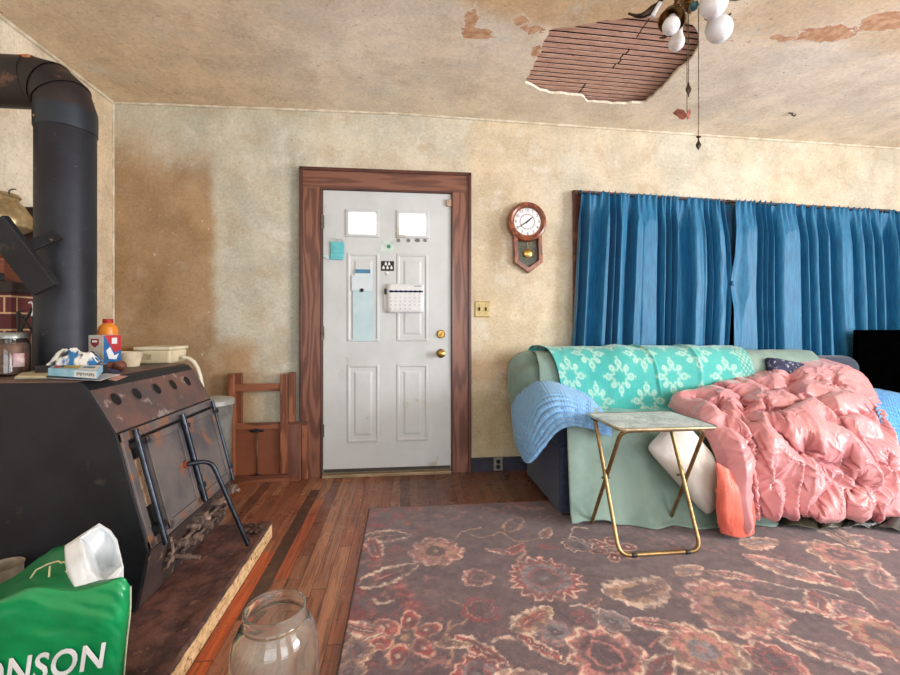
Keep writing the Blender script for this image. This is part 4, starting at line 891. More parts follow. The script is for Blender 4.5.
# ================================================================== FOLDED WOODEN TABLE LEANING ON THE WALL
m_fw = M('folding_table_wood', (152, 96, 68), (112, 66, 46), 1.6, .45, stretch=(8, 8, 1.2), grain=18, coat=.3)
m_fwh = M('folding_table_wood_across', (142, 88, 62), (102, 60, 44), 1.6, .45, stretch=(1.2, 8, 8), grain=18, coat=.3)
m_ply = M('table_underside', (138, 82, 56), (114, 66, 46), 2, .5, bmp=.1)
t = thing('folding_table', (-.84, -.06, 0), 'folded reddish wooden card table leaning on the wall left of the door', 'table')
def post(name, u0, u1, v0, v1, y0, y1, mat, bev=.003):
    a = AtY(u0, v0, y0); b = AtY(u1, v1, y0); mb = MB(); mb.bb((a[0], y0, max(0.0, b[2])), (b[0], y1, a[2])); return obj(name, mb, mat, t, smooth=False, bevel=bev)
post('table_top', 233, 300, 425, 481, -.05, -.03, m_ply)
post('leg', 227, 234, 374, 478, -.085, -.055, m_fw); post('leg', 235, 242, 373, 425, -.052, -.028, m_fw)
post('leg', 280, 287, 374, 474, -.085, -.055, m_fw); post('leg', 288.5, 295, 372.5, 425, -.052, -.028, m_fw)
post('rail', 234, 281, 384, 391, -.075, -.058, m_fwh); post('rail', 233, 300, 423.5, 428.5, -.066, -.050, m_fwh); post('rail', 231, 300, 477, 482, -.078, -.050, m_fwh)
post('side_frame', 287, 300.5, 425, 480, -.078, -.052, M('worn_pinkish_wood', (126, 84, 70), (96, 58, 48), 3, .6, stretch=(6, 6, 1)))
post('side_rail', 301.5, 308, 422.5, 481, -.046, -.022, m_fw); post('side_rail', 288, 308, 422.5, 426, -.048, -.024, m_fwh)
p0, p1 = AtY(257, 431, -.062), AtY(257, 476, -.062)
mb = MB(); mb.tube([p0, p1], .0035, 8); rd = obj('brace_rod', mb, m_hinge, t)
for p in (p0, p1):
    mb = MB(); mb.box(p, (.085, .014, .014)); mb.box(p + np.array((0, -.004, .004)), (.03, .02, .022)); obj('brace_hinge', mb, m_black, t, bevel=.003)
# ================================================================== GREEN CARRIER BAG
m_bag = M('green_bag_plastic', (10, 146, 84), (6, 124, 70), 5, .25, bmp=.35, bscale=14)
m_bagd = M('green_bag_fabric', (12, 116, 66), (8, 92, 52), 5, .4, bmp=.3, bscale=16)
m_liner = M('white_liner', (226, 230, 232), (206, 212, 216), 8, .45, bmp=.2, bscale=20)
bag = thing('carrier_bag', tuple(AtD(40, 700, 1.13)), 'green plastic carrier bag with white lettering on the hearth beside stove', 'bag')
outl = [[(-75, 628), (-35, 612), (0, 601), (35, 588), (75, 591), (106, 583), (122, 577), (130, 586)],
        [(-80, 650), (-38, 640), (0, 632), (35, 622), (75, 617), (106, 612), (122, 608), (129.5, 612)],
        [(-82, 680), (-40, 672), (0, 664), (35, 655), (75, 648), (106, 642), (120, 640), (126, 643)],
        [(-82, 720), (-40, 712), (0, 705), (35, 700), (75, 692), (106, 685), (118, 682), (123, 680)],
        [(-80, 742), (-40, 735), (0, 729), (35, 724), (75, 717), (106, 710), (117, 706), (122, 703)]]
UV = catmull([[(u, v, 0) for u, v in r] for r in outl], 44, 60)[..., :2]
S_, T_ = np.meshgrid(np.linspace(0, 1, 44), np.linspace(0, 1, 60), indexing='ij')
def bulge(s, t_): return np.clip(np.sin(PI * np.clip(t_ * .97 + .03, 0, 1)), 0, 1) ** .5 * np.clip(np.sin(PI * np.clip(.12 + .80 * s, 0, 1)), 0, 1) ** .6
def wr(s, t_): return .010 * (fbm(s * 3 + t_ * 2.5, t_ * 2 - s * 3, 81) - .5) + .014 * (fbm(s * 2.2 + 2 * t_, t_ * 6 - s * 7, 83) - .5) * sst(.0, .2, 1 - t_)
def bagZ(s, t_, side): return 1.14 - .05 * bulge(s, t_) + wr(s, t_) if side == 0 else 1.145 + .16 * bulge(s, t_)
def bagP(side):
    Zb = bagZ(S_, T_, side); P = np.zeros(S_.shape + (3,))
    for i in range(S_.shape[0]):
        for j in range(S_.shape[1]): P[i, j] = AtD(UV[i, j, 0], UV[i, j, 1], Zb[i, j])
    return P
fp_, bp_ = bagP(0), bagP(1)
fp_[..., 2] = np.maximum(fp_[..., 2], .088); bp_[..., 2] = np.maximum(bp_[..., 2], .088)
surf('front_panel', fp_, m_bag, bag, solid=.0012); surf('back_panel', bp_, m_bag, bag, solid=.0012)
# the bag's collapsed top, folded over towards the back
top = [[(u, v, None) for u, v in outl[0]]]
def toprow(pts): return [AtD(u, v, d) for u, v, d in pts]
r0_ = [fp_[0, int(round(k * 59 / 7))] for k in range(8)]
r1_ = toprow([(-70, 615, 1.19), (-32, 600, 1.19), (2, 589, 1.19), (33, 573, 1.19), (66, 566, 1.19), (84, 574, 1.19), (100, 583, 1.18), (128, 587, 1.155)])
r2_ = toprow([(-66, 608, 1.26), (-28, 594, 1.26), (10, 582, 1.26), (40, 559, 1.27), (64, 547, 1.27), (80, 556, 1.26), (98, 578, 1.22), (127, 588, 1.165)])
r3_ = toprow([(-66, 640, 1.30), (-28, 630, 1.30), (10, 622, 1.31), (40, 612, 1.32), (64, 608, 1.32), (80, 606, 1.31), (98, 605, 1.27), (122, 606, 1.2)])
P = catmull([r0_, r1_, r2_, r3_], 30, 50); Nn = normals(P)
A_, B_ = np.meshgrid(np.linspace(0, 1, 30), np.linspace(0, 1, 50), indexing='ij')
P = P + Nn * (.016 * (fbm(A_ * 4, B_ * 7, 91) - .5) * np.sin(PI * A_))[..., None]
surf('folded_top', P, m_bagd, bag, solid=.0015)
# white liner standing up out of the mouth
rim = toprow([(80, 538, 1.17), (90, 530.5, 1.20), (99, 526, 1.23), (108, 532, 1.25), (115, 541, 1.25), (118, 554, 1.23), (121, 567, 1.20), (112, 575, 1.17), (104, 581, 1.15), (98, 579, 1.14), (91, 570, 1.145), (85, 555, 1.15)])
out = toprow([(65, 546, 1.175), (84, 533, 1.20), (99, 523.5, 1.235), (110, 530, 1.26), (117, 540, 1.26), (120.5, 554, 1.24), (123, 567, 1.205), (116, 577, 1.17), (107, 583, 1.142), (92, 592, 1.115), (76, 593, 1.115), (68, 570, 1.14)])
base = toprow([(68, 590, 1.22), (76, 590, 1.25), (92, 592, 1.27), (102, 594, 1.28), (112, 594, 1.28), (120, 596, 1.26), (122, 598, 1.22), (116, 600, 1.20), (107, 602, 1.18), (94, 600, 1.165), (80, 600, 1.165), (71, 598, 1.17)])
inn_ = toprow([(96, 553, 1.27), (99, 550, 1.29), (103, 548, 1.30), (107, 549, 1.31), (110, 553, 1.31), (111, 559, 1.30), (112, 566, 1.28), (108, 569, 1.26), (104, 570, 1.25), (100, 567, 1.25), (98, 562, 1.255), (96, 557, 1.26)])
def ringsurf(name, rings, n1, seed, mat):
    C4 = np.array([[tuple(p) for p in r] for r in rings], float); C4 = np.concatenate((C4, C4[:, :1]), 1); m_, k_ = C4.shape[:2]
    tt = np.linspace(0, m_ - 1, n1); ii = np.clip(tt.astype(int), 0, m_ - 2); C4 = C4[ii] * (1 - (tt - ii))[:, None, None] + C4[ii + 1] * (tt - ii)[:, None, None]
    tt = np.linspace(0, k_ - 1, (k_ - 1) * 6 + 1); ii = np.clip(tt.astype(int), 0, k_ - 2); P = C4[:, ii] * (1 - (tt - ii))[None, :, None] + C4[:, ii + 1] * (tt - ii)[None, :, None]; Nn = normals(P); A_, B_ = np.meshgrid(np.linspace(0, 1, P.shape[0]), np.linspace(0, 1, P.shape[1]), indexing='ij')
    P = P + Nn * (.004 * (fbm(A_ * 5, np.sin(2 * PI * B_) * 4 + 4, seed) - .5))[..., None]; return surf(name, P, mat, bag, solid=.0012)
ringsurf('liner', [base, out, [tuple(np.array(a) * .25 + np.array(b) * .75) for a, b in zip(out, rim)], rim], 24, 93, m_liner)
ringsurf('liner_mouth', [rim, [tuple(np.array(a) * .4 + np.array(b) * .6) for a, b in zip(rim, inn_)], inn_, [tuple(np.mean(inn_, 0))] * 12], 24, 95, m_liner)
for pts in (((30, 579, 1.165), (36, 570, 1.165), (48, 564, 1.165), (58, 561, 1.17), (62, 563, 1.17)), ((49, 577, 1.15), (49.5, 570, 1.155), (50, 566, 1.16)), ((66, 572, 1.15), (69, 567, 1.155), (67, 563, 1.16), (63, 562, 1.17)), ((-20, 606, 1.15), (0, 596, 1.155), (10, 591, 1.16), (17, 588, 1.165))):
    mb = MB(); mb.tube(toprow(pts), .0022, 8); obj('piping', mb, M('cream_piping', (214, 206, 160)), bag)
mb = MB(); mb.tube([fp_[i, -1] + np.array((.002, -.002, 0)) for i in range(0, 44, 3)] , .003, 8); obj('seam_piping', mb, M('cream_piping', (206, 214, 186)), bag)
# lettering on the front panel
from bisect import bisect
UVg = UV
def bag_surface(u, v):
    d = (UVg[..., 0] - u) ** 2 + (UVg[..., 1] - v) ** 2; i, j = np.unravel_index(np.argmin(d), d.shape)
    w = np.exp(-d / 9.0); dep = np.sum(w * bagZ(S_, T_, 0)) / np.sum(w); return dep
def letter(X, Y):
    # flat text (x 0..w, y -.5...5) laid along the slanting line across the panel
    u = -23 + X * 127; vbase = 692 - X * 24; hgt = 31 - 5 * X
    return tuple(AtD(u + Y * 4.0, vbase - 13 - Y * hgt, bag_surface(u + Y * 4, vbase - 13 - Y * hgt) - .009))
tm = text_mb('ONSON', lambda X, Y: (X, Y, 0), 1.0, 4, space=1.06, fat=.016); xs_ = [p[0] for p in tm.v]; ys_ = [p[1] for p in tm.v]
x0_, x1_, y0_, y1_ = min(xs_), max(xs_), min(ys_), max(ys_)
tm.v = [letter((x - x0_) / (x1_ - x0_), (y - (y0_ + y1_) / 2) / (y1_ - y0_)) for x, y, z in tm.v]
obj('lettering', tm, m_liner, bag, smooth=False, solid=.0008)
# pale can rim behind the bag
pc = AtD(2, 575, 1.36)
mb = MB(); mb.lathe([(0, .089), (.045, .089), (.05, pc[2] + .02), (.053, pc[2] + .03), (.048, pc[2] + .03), (.045, .10), (0, .10)], (pc[0], pc[1], 0), 28); tag(obj('tin_can', mb, M('grey_beige_tin', (150, 136, 116), (110, 98, 86), 10, .5)), 'grey-beige tin can against the stove end behind green bag', 'can')
# ================================================================== GLASS JAR ON THE FLOOR
jc = AtD(275, 606, 1.0965); jx, jy = jc[0], jc[1]; k = .3535
mb = MB()
outp = [(0, 0.001), (.080, 0.0), (.098, .006), (.108, .025), (.112, .06), (.1135, .16), (.1145, .215), (.1125, .240), (.1125, .246), (.109, .268), (.1015, .292), (.090, .312), (.0815, .320), (.0785, .324), (.0775, .334), (.0785, .342), (.0800, .346), (.0795, .352), (.0765, k), (.0735, .352)]
inp_ = [(.0725, .346), (.0725, .326), (.084, .308), (.097, .288), (.1045, .266), (.108, .24), (.110, .21), (.109, .06), (.104, .03), (.092, .014), (0, .011)]
mb.lathe([(r_ * .94, z_) for r_, z_ in outp + inp_], (jx, jy, 0), 72); gj = thing('glass_jar', (jx, jy, 0), 'large empty clear glass jar without lid standing on the floorboards', 'jar')
obj('glass', mb, glassmat('greenish_jar_glass', (0.96, 0.995, 0.965), .015, .11), gj)
mb = MB(); mb.lathe([(.0750, .3165), (.0765, .3185), (.0758, .3215), (.0742, .3225)], (jx, jy, 0), 60); obj('rust_ring', mb, M('rusty_residue', (112, 70, 44), (150, 120, 84), 70, .8), gj)
# ================================================================== RUG
RX0, RX1, RY0, RY1 = -0.088, 3.75, -2.75, -0.598
nx, ny = 760, 430
Xg, Yg = np.meshgrid(np.linspace(RX0, RX1, nx), np.linspace(RY0, RY1, ny), indexing='ij')
jx_ = 0.014 * (fbm(Xg * 34, Yg * 34, 101, 3) - .5) * 2; jy_ = 0.014 * (fbm(Xg * 28 + 50, Yg * 28, 103, 3) - .5) * 2
WX, WY = Xg + jx_, Yg + jy_
rc = np.zeros(Xg.shape + (3,)) + lin((96, 76, 82))
rc = blend(rc, sst(.4, .65, fbm(Xg * 4, Yg * 4, 105)) * .6, (84, 66, 72))
rc = blend(rc, sst(.45, .65, fbm(Xg * 9, Yg * 14, 106)) * .5, (118, 98, 100))
CREAM, PINK, RED, DRED, GREY, TAN, PLUM = (216, 188, 170), (186, 122, 116), (156, 68, 68), (120, 54, 58), (122, 120, 126), (172, 136, 112), (86, 66, 72)
def pnt(mask, col, a=.92): 
    global rc
    rc = blend(rc, mask * a, col)
def region(cx, cy, R):
    return (np.abs(WX - cx) < R * 1.4) & (np.abs(WY - cy) < R * 1.4)
def local(fn):
    """run a painter on the window around one motif only"""
    def run(cx, cy, R, *a, **k):
        global rc
        i0, i1 = np.searchsorted(Xg[:, 0], (cx - R * 1.4, cx + R * 1.4)); j0, j1 = np.searchsorted(Yg[0], (cy - R * 1.4, cy + R * 1.4))
        if i1 - i0 < 2 or j1 - j0 < 2: return
        sub = rc[i0:i1, j0:j1]; X = WX[i0:i1, j0:j1] - cx; Y = WY[i0:i1, j0:j1] - cy
        rc[i0:i1, j0:j1] = fn(sub, X, Y, R, *a, **k)
    return run
def soft(x, a, b, w=.06): return sst(a - w, a + w, x) * (1 - sst(b - w, b + w, x))
@local
def daisy(c, X, Y, R, rot=0, n=6, fill=RED, rim=(212, 160, 140)):
    r = np.hypot(X, Y); th = np.arctan2(Y, X) - rot; a = (th + PI / n) % (2 * PI / n) - PI / n
    e = ((r * np.cos(a) - .60 * R) / (.40 * R)) ** 2 + ((r * np.sin(a)) / (.255 * R)) ** 2
    c = blend(c, (1 - sst(.94, 1.04, e)) * .95, rim); c = blend(c, (1 - sst(.52, .62, e)) * .95, fill); c = blend(c, (1 - sst(.14, .24, e)) * .8, DRED)
    c = blend(c, (1 - sst(.02, .06, e)) * .9, CREAM)
    return blend(c, (1 - sst(.10, .16, r / R)) * .95, TAN)
@local
def peony(c, X, Y, R, rot=0, n=14, inner=PLUM, mid=GREY, outer=RED, rim=CREAM):
    th = np.arctan2(Y, X) - rot; r = np.hypot(X, Y) / R; sc_ = 1 + .07 * np.cos(n * th) + .05 * np.cos(3 * th + 1)
    q = r / sc_
    c = blend(c, (1 - sst(.97, 1.01, q)) * .9, outer); z = .84 + .08 * np.abs(((n * th / PI) % 2) - 1)
    c = blend(c, soft(q, z - .05, z + .05, .03) * .95, rim)
    c = blend(c, (1 - sst(.66, .72, q)) * .92, mid); c = blend(c, soft(q, .62, .70, .03) * (.4 + .6 * (np.cos(2 * n * th) > 0)), PINK)
    c = blend(c, soft(q, .36, .44, .03) * .9, outer); c = blend(c, (1 - sst(.32, .38, q)) * .92, inner)
    return blend(c, (1 - sst(.1, .16, q)) * .9, mid)
@local
def leaf(c, X, Y, R, rot=0, w=.42, fill=RED, rim=CREAM, bend=0.0, wav=8, core=PLUM):
    a = (X * math.cos(rot) + Y * math.sin(rot)) / R; b = (-X * math.sin(rot) + Y * math.cos(rot)) / R + bend * (a * a - .3)
    wd = w * np.clip(1 - a * a, 0, 1) ** .62 * (1 - .25 * a) * (1 + .08 * np.cos(wav * PI * a)) + 1e-4
    e = np.where(np.abs(a) < 1, np.abs(b) / wd, 9)
    c = blend(c, (1 - sst(.95, 1.05, e)) * .93, rim); c = blend(c, (1 - sst(.58, .68, e + .25 * sst(.6, 1, np.abs(a)))) * .93, fill)
    c = blend(c, (1 - sst(.30, .38, e + .5 * sst(.4, .8, np.abs(a)))) * .85, core)
    return blend(c, (1 - sst(.03, .09, e * wd * 3)) * (np.abs(a) < .5) * .7, rim)
def stem(pts, w=.006, col=TAN):
    global rc
    P = np.array(pts)
    C = catmull(np.array([P, P]), 2, 40)[0] if len(P) > 2 else np.linspace(P[0], P[1], 20)
    x0, x1 = C[:, 0].min() - .03, C[:, 0].max() + .03; y0, y1 = C[:, 1].min() - .03, C[:, 1].max() + .03
    i0, i1 = np.searchsorted(Xg[:, 0], (x0, x1)); j0, j1 = np.searchsorted(Yg[0], (y0, y1))
    if i1 - i0 < 2 or j1 - j0 < 2: return
    X = WX[i0:i1, j0:j1]; Y = WY[i0:i1, j0:j1]; d = np.full(X.shape, 9.0)
    for a, b in zip(C, C[1:]):
        ab = b - a; t = np.clip(((X - a[0]) * ab[0] + (Y - a[1]) * ab[1]) / (ab @ ab + 1e-12), 0, 1)
        d = np.minimum(d, np.hypot(X - a[0] - t * ab[0], Y - a[1] - t * ab[1]))
    rc[i0:i1, j0:j1] = blend(rc[i0:i1, j0:j1], (1 - sst(w * .7, w * 1.3, d)) * .85, col)
def F(u, v): p = AtZ(u, v, 0.010); return p[0], p[1]
# red-patched border along the left and far edges
bd = np.maximum(sst(.10, .06, Xg - RX0 + .12 * (fbm(Xg * 7, Yg * 7, 107) - .5)), sst(.07, .04, RY1 - Yg + .08 * (fbm(Xg * 7, Yg * 7, 108) - .5)) * .8)
pnt(bd * sst(.42, .52, fbm(Xg * 16, Yg * 16, 109)), (138, 52, 52), .85)
pnt(sst(.60, .64, fbm(Xg * 11, Yg * 11, 111)) * sst(.3, .1, Xg), RED, .6)
def ST(pts, **k): stem([F(u, v) for u, v in pts], **k)
# stems
ST([(372, 600), (381, 604), (392, 602)], w=.008, col=CREAM); ST([(440, 640), (450, 628), (466, 620), (462, 605), (450, 600)], col=TAN); ST([(447, 668), (452, 650), (446, 632), (452, 618)], col=TAN)
ST([(493, 642), (508, 637), (520, 640), (528, 634)], col=CREAM); ST([(520, 560), (524, 552), (518, 545)], col=TAN); ST([(470, 535), (485, 538), (500, 532), (512, 540), (526, 541), (540, 538)], col=TAN); ST([(455, 540), (462, 532), (480, 528)], col=TAN)
ST([(571, 607), (582, 605), (596, 612), (612, 615)], col=CREAM); ST([(570, 540), (575, 527), (590, 530)], col=CREAM)
ST([(735, 572), (755, 580), (790, 588), (825, 592), (850, 600)], col=CREAM); ST([(830, 565), (842, 580), (858, 592), (880, 610)], col=CREAM); ST([(650, 645), (665, 638), (690, 632)], col=PINK); ST([(700, 640), (690, 660), (700, 680)], col=CREAM)
ST([(725, 590), (735, 598), (760, 600)], col=PINK); ST([(800, 600), (818, 612), (838, 620)], col=PINK)
FL = [('d', 404, 637, .150, dict(rot=.3)), ('p', 436, 551, .150, dict(mid=TAN, outer=PINK, n=10)), ('p', 545, 578, .185, dict(n=18)), ('p', 477, 578, .080, dict(n=8, mid=PLUM, outer=PINK)),
      ('l', 385, 537, .150, dict(rot=.15, w=.5, fill=PLUM, bend=.25)), ('l', 389, 575, .155, dict(rot=.5, w=.45, fill=PLUM, core=DRED)), ('l', 533, 619, .115, dict(rot=.55, w=.55, fill=TAN, core=RED)), ('l', 516, 549, .085, dict(rot=.7, fill=RED, rim=PINK)), ('l', 496, 551, .07, dict(rot=2.7, w=.3, fill=PINK)), ('l', 547, 533, .075, dict(rot=1.0, fill=TAN, core=RED, w=.5)),
      ('l', 480, 650, .120, dict(rot=-.75, w=.30)), ('l', 541, 648, .105, dict(rot=-.85, w=.28)), ('l', 455, 645, .075, dict(rot=-.2, w=.3, fill=TAN)), ('d', 583, 617, .05, dict(n=5, rim=RED)), ('p', 556, 632, .075, dict(n=7, outer=GREY, rim=PINK)), ('p', 612, 621, .075, dict(n=7, outer=GREY)), ('l', 595, 603, .05, dict(rot=.7, fill=PINK, rim=TAN)),
      ('l', 514, 524, .11, dict(rot=.9, w=.5, fill=PLUM, rim=TAN)), ('l', 548, 547, .05, dict(rot=-.4, fill=RED, rim=DRED)), ('p', 576, 545, .085, dict(n=9, outer=PLUM)), ('d', 613, 549, .135, dict(n=6, rot=.1, fill=DRED)), ('p', 606, 655, .150, dict(n=10, outer=PINK, mid=PLUM)), ('p', 478, 676, .10, dict(n=10, outer=RED)), ('p', 480, 610, .085, dict(n=9, outer=DRED, rim=RED, mid=PLUM)),
      ('l', 640, 590, .165, dict(rot=.25, w=.62, fill=TAN, bend=-.25, core=PLUM)), ('p', 733, 607, .200, dict(n=12, outer=PINK, mid=TAN)), ('p', 703, 650, .150, dict(n=9, outer=TAN, mid=PINK, inner=GREY)), ('l', 660, 625, .11, dict(rot=-.35, w=.35, fill=PINK)), ('l', 825, 579, .115, dict(rot=2.5, w=.55, fill=RED)), ('l', 817, 603, .10, dict(rot=.9, w=.5, fill=RED)), ('l', 790, 605, .12, dict(rot=2.6, w=.28, fill=PINK)),
      ('p', 840, 555, .155, dict(n=9, outer=TAN, mid=PINK)), ('l', 780, 567, .160, dict(rot=2.2, w=.5, fill=PINK, core=GREY)), ('l', 760, 543, .12, dict(rot=.2, w=.5, fill=TAN, core=GREY)), ('l', 823, 652, .150, dict(rot=2.4, w=.35, fill=PINK)), ('p', 883, 637, .150, dict(n=12, outer=RED, mid=TAN)), ('l', 880, 577, .13, dict(rot=.8, w=.4, fill=PINK)), ('p', 867, 543, .11, dict(n=8, outer=PINK)), ('l', 690, 570, .09, dict(rot=.3, w=.5, fill=TAN, core=GREY)),
      ('l', 730, 575, .11, dict(rot=2.7, w=.3, fill=PINK)), ('p', 775, 660, .10, dict(n=8, outer=RED, mid=PLUM)), ('l', 660, 668, .10, dict(rot=.6, w=.45)), ('p', 850, 610, .07, dict(n=7, outer=PINK)), ('p', 357, 650, .07, dict(n=7, outer=TAN)), ('p', 349, 672, .06, dict(n=8, outer=TAN))]
for kind, u, v, R, kw in FL:
    x, y = F(u, v); {'d': daisy, 'p': peony, 'l': leaf}[kind](x, y, R * (.86 if kind == 'p' else .92), **kw)
rr = random.Random(5)
for _ in range(75):                       # the same flowers carry on where the photograph ends or furniture covers the rug
    x, y = rr.uniform(RX0, RX1), rr.uniform(RY0, RY1)
    if 0 <= x and y > -1.9 and x < 2.2: continue
    kind = rr.choice('pll'); R = rr.uniform(.07, .15)
    (peony if kind == 'p' else leaf)(x, y, R, rot=rr.uniform(0, 6), **({'n': 10, 'outer': rr.choice((PINK, RED, TAN))} if kind == 'p' else {'fill': rr.choice((PINK, RED, TAN)), 'w': .45}))
pnt(sst(.62, .66, fbm(Xg * 24, Yg * 24, 113)) * sst(.3, .6, fbm(Xg * 2, Yg * 2, 114)), PINK, .45)
pnt(sst(.54, .62, fbm(Xg * 24 + 7, Yg * 24, 115)), PLUM, .6); pnt(sst(.56, .62, fbm(Xg * 60 + 7, Yg * 60, 119, 2)), (104, 84, 88), .6); pnt(sst(.5, .7, fbm(Xg * 5 + 2, Yg * 5, 121)), (110, 90, 92), .35)
edge = np.minimum(np.minimum(Xg - RX0, RX1 - Xg), np.minimum(Yg - RY0, RY1 - Yg)); pnt(sst(.012, .006, edge), (58, 38, 40), .95)
wear = fbm(Xg * 45, Yg * 45, 117, 2); rc *= (0.72 + .58 * wear)[..., None]
Zr = 0.010 * sst(0, .006, edge) + 0.001
tag(surf('floral_rug', np.stack((Xg, Yg, Zr), -1), MC('rug_pile', .95, .22, 160, .7, 320, .25), col=rc), 'large worn plum rug with red and cream flowers covering the floor', 'rug')
RZ = 0.0112
# ================================================================== CURTAIN AND ITS WINDOW
m_frame = M('dark_red_window_wood', (128, 76, 56), (92, 52, 40), 2, .45, stretch=(2, 8, 8), grain=14, coat=.2)
mb = MB()
def sl_(x): return 2.085 - (x - 1.40) * 0.0285
wn_ = bpy.data.objects.new('window_1', None); COL.objects.link(wn_); OFF['window_1'] = np.zeros(3); structure(wn_, 'window in dark red wood behind the blue curtain')
mb.add([(1.375, y, sl_(1.375) + dz) for y in (-.03, 0) for dz in (-.09, .0)] + [(4.10, y, sl_(4.10) + dz) for y in (-.03, 0) for dz in (-.09, .0)], [(0, 1, 3, 2), (4, 6, 7, 5), (0, 4, 5, 1), (2, 3, 7, 6), (0, 2, 6, 4), (1, 5, 7, 3)])
obj('head_trim', mb, m_frame, wn_, smooth=False, bevel=.003)
for a, b in ((1.378, 1.46), (4.02, 4.10)):
    mb = MB(); mb.bb((a, -.028, .75), (b, 0, sl_(a) - .06)); obj('side_trim', mb, m_frame, wn_, smooth=False, bevel=.003)
mb = MB(); mb.bb((1.36, -.045, .70), (4.12, 0, .75)); obj('sill', mb, m_frame, wn_, smooth=False, bevel=.003)
m_wg, n_, l_, b_ = newmat('dark_window_glass'); b_.inputs['Base Color'].default_value = L4((20, 26, 36)); b_.inputs['Roughness'].default_value = .08
mb = MB(); mb.bb((1.45, -.008, .74), (4.07, -.003, 2.02)); obj('pane', mb, m_wg, wn_, smooth=False)
m_cur = M('blue_curtain_cloth', (20, 114, 158), (10, 92, 134), 3, .5, stretch=(30, 30, 3), bmp=.12, bscale=30, sheen=.2, spec=.4)
cur = thing('curtain', (2.75, -.08, .42), 'wide gathered blue curtain of two panels on a thin rod above the sofa', 'curtain')
def panel(name, xa, xb, seed, folds, side):
    nsx, ntz = 420, 90
    s, t_ = np.meshgrid(np.linspace(0, 1, nsx), np.linspace(0, 1, ntz), indexing='ij')
    x = xa + (xb - xa) * s
    top = sl_(x) - .034; z = top + (.44 - top) * t_
    zz_ = (top - z)
    # irregular deep pleats that open out downwards, small tight gathers in the heading
    ph = s * folds + 1.5 * (fbm(s * folds * .6, 0 * s + seed, seed, 2) - .5) * 2 + .22 * (fbm(s * 4, t_ * 1.2, seed + 5) - .5) * t_ * 3
    q = ph % 1.0; fw = .50 + .28 * vn(np.floor(ph) * 3.1, 0 * s, seed + 13)
    pleat = np.where(q < fw, np.sin(PI * q / fw) ** .55, -1.6 * np.sin(PI * (q - fw) / (1 - fw)) ** .8)
    dep = .040 * (0.7 + .9 * vn(np.floor(ph) * 1.7, 0 * s, seed + 9))
    gather = .010 * np.sin(2 * PI * (s * folds * 2.4 + .6 * fbm(s * folds, 0 * s, seed + 3))) * np.exp(-zz_ / .10)
    y = -.098 - pleat * dep * (.25 + .75 * sst(0, .30, zz_)) - gather
    y += -.008 * (fbm(s * 16, t_ * 3, seed + 11, 2) - .5) * 2
    # drawn sideways to the knot where the two panels are pinned together
    kx, kz = 2.585, 1.39
    dz = np.abs(z - kz); edge_d = np.abs(x - kx)
    if side < 0: pull = (.070 * np.clip((z - kz) / .62, 0, 1) + .06 * np.clip((kz - z) / .9, 0, 1) ** .8) * np.exp(-edge_d / .22); x = x - pull
    else: pull = (.035 * np.clip((z - kz) / .62, 0, 1)) * np.exp(-edge_d / .22); x = x + pull
    tens = np.exp(-((x - kx) ** 2 / .10 ** 2 + dz ** 2 / .16 ** 2)); y = y * (1 - tens * .85) + (-.105) * tens * .85
    x = x + (s - (.0 if side > 0 else 1.0)) * 0.085 * t_
    x = x + .006 * np.sin(ph * 2 * PI + 1.3)
    # header frill above the rod
    fr_ = np.exp(-zz_ / .022); y = y - .003 * fr_; z = z + .016 * fr_ * (.5 + .5 * np.sin(2 * PI * s * folds * 2.4))
    y = np.clip(y, -.143, -.032)
    surf(name, np.stack((x, y, z), -1), m_cur, cur, solid=.002)
panel('left_panel', 1.415, 2.60, 201, 10.5, -1)
panel('right_panel', 2.575, 4.045, 233, 13.5, 1)
mb = MB(); mb.ball((2.585, -.122, 1.39), .016, .8, .6, 1.3); obj('knot', mb, m_cur, cur)
n = 60; s, t_ = np.meshgrid(np.linspace(0, 1, n), np.linspace(0, 1, 40), indexing='ij')
x = 2.47 + .24 * s; z = (sl_(2.6) - .04) * (1 - t_) + 1.30 * t_; surf('overlap', np.stack((x, -.045 - .008 * np.sin(s * 30), z), -1), m_cur, cur, solid=.002)
rod = MB(); rod.tube([(1.40, -.090, sl_(1.40) - .040), (4.115, -.090, sl_(4.115) - .040)], .0065, 12); rd = thing('curtain_rod', (2.8, -.09, 1.98), 'thin dark curtain rod with a small finial above the window', 'curtain rod')
obj('rod', rod, M('dark_bronze', (44, 36, 34), (30, 26, 26), 20, .4, .6), rd)
mb = MB(); mb.ball((4.128, -.090, sl_(4.12) - .040), .018); mb.ball((1.395, -.090, sl_(1.4) - .040), .012); obj('finial', mb, m_black, rd)
for xx in (1.43, 2.62, 4.06):
    mb = MB(); mb.tube([(xx, -.090, sl_(xx) - .036), (xx, -.05, sl_(xx) - .018), (xx, -.030, sl_(xx) - .020)], .005, 8); mb.box((xx, -.034, sl_(xx) - .020), (.02, .008, .035)); obj('bracket', mb, m_black, rd)
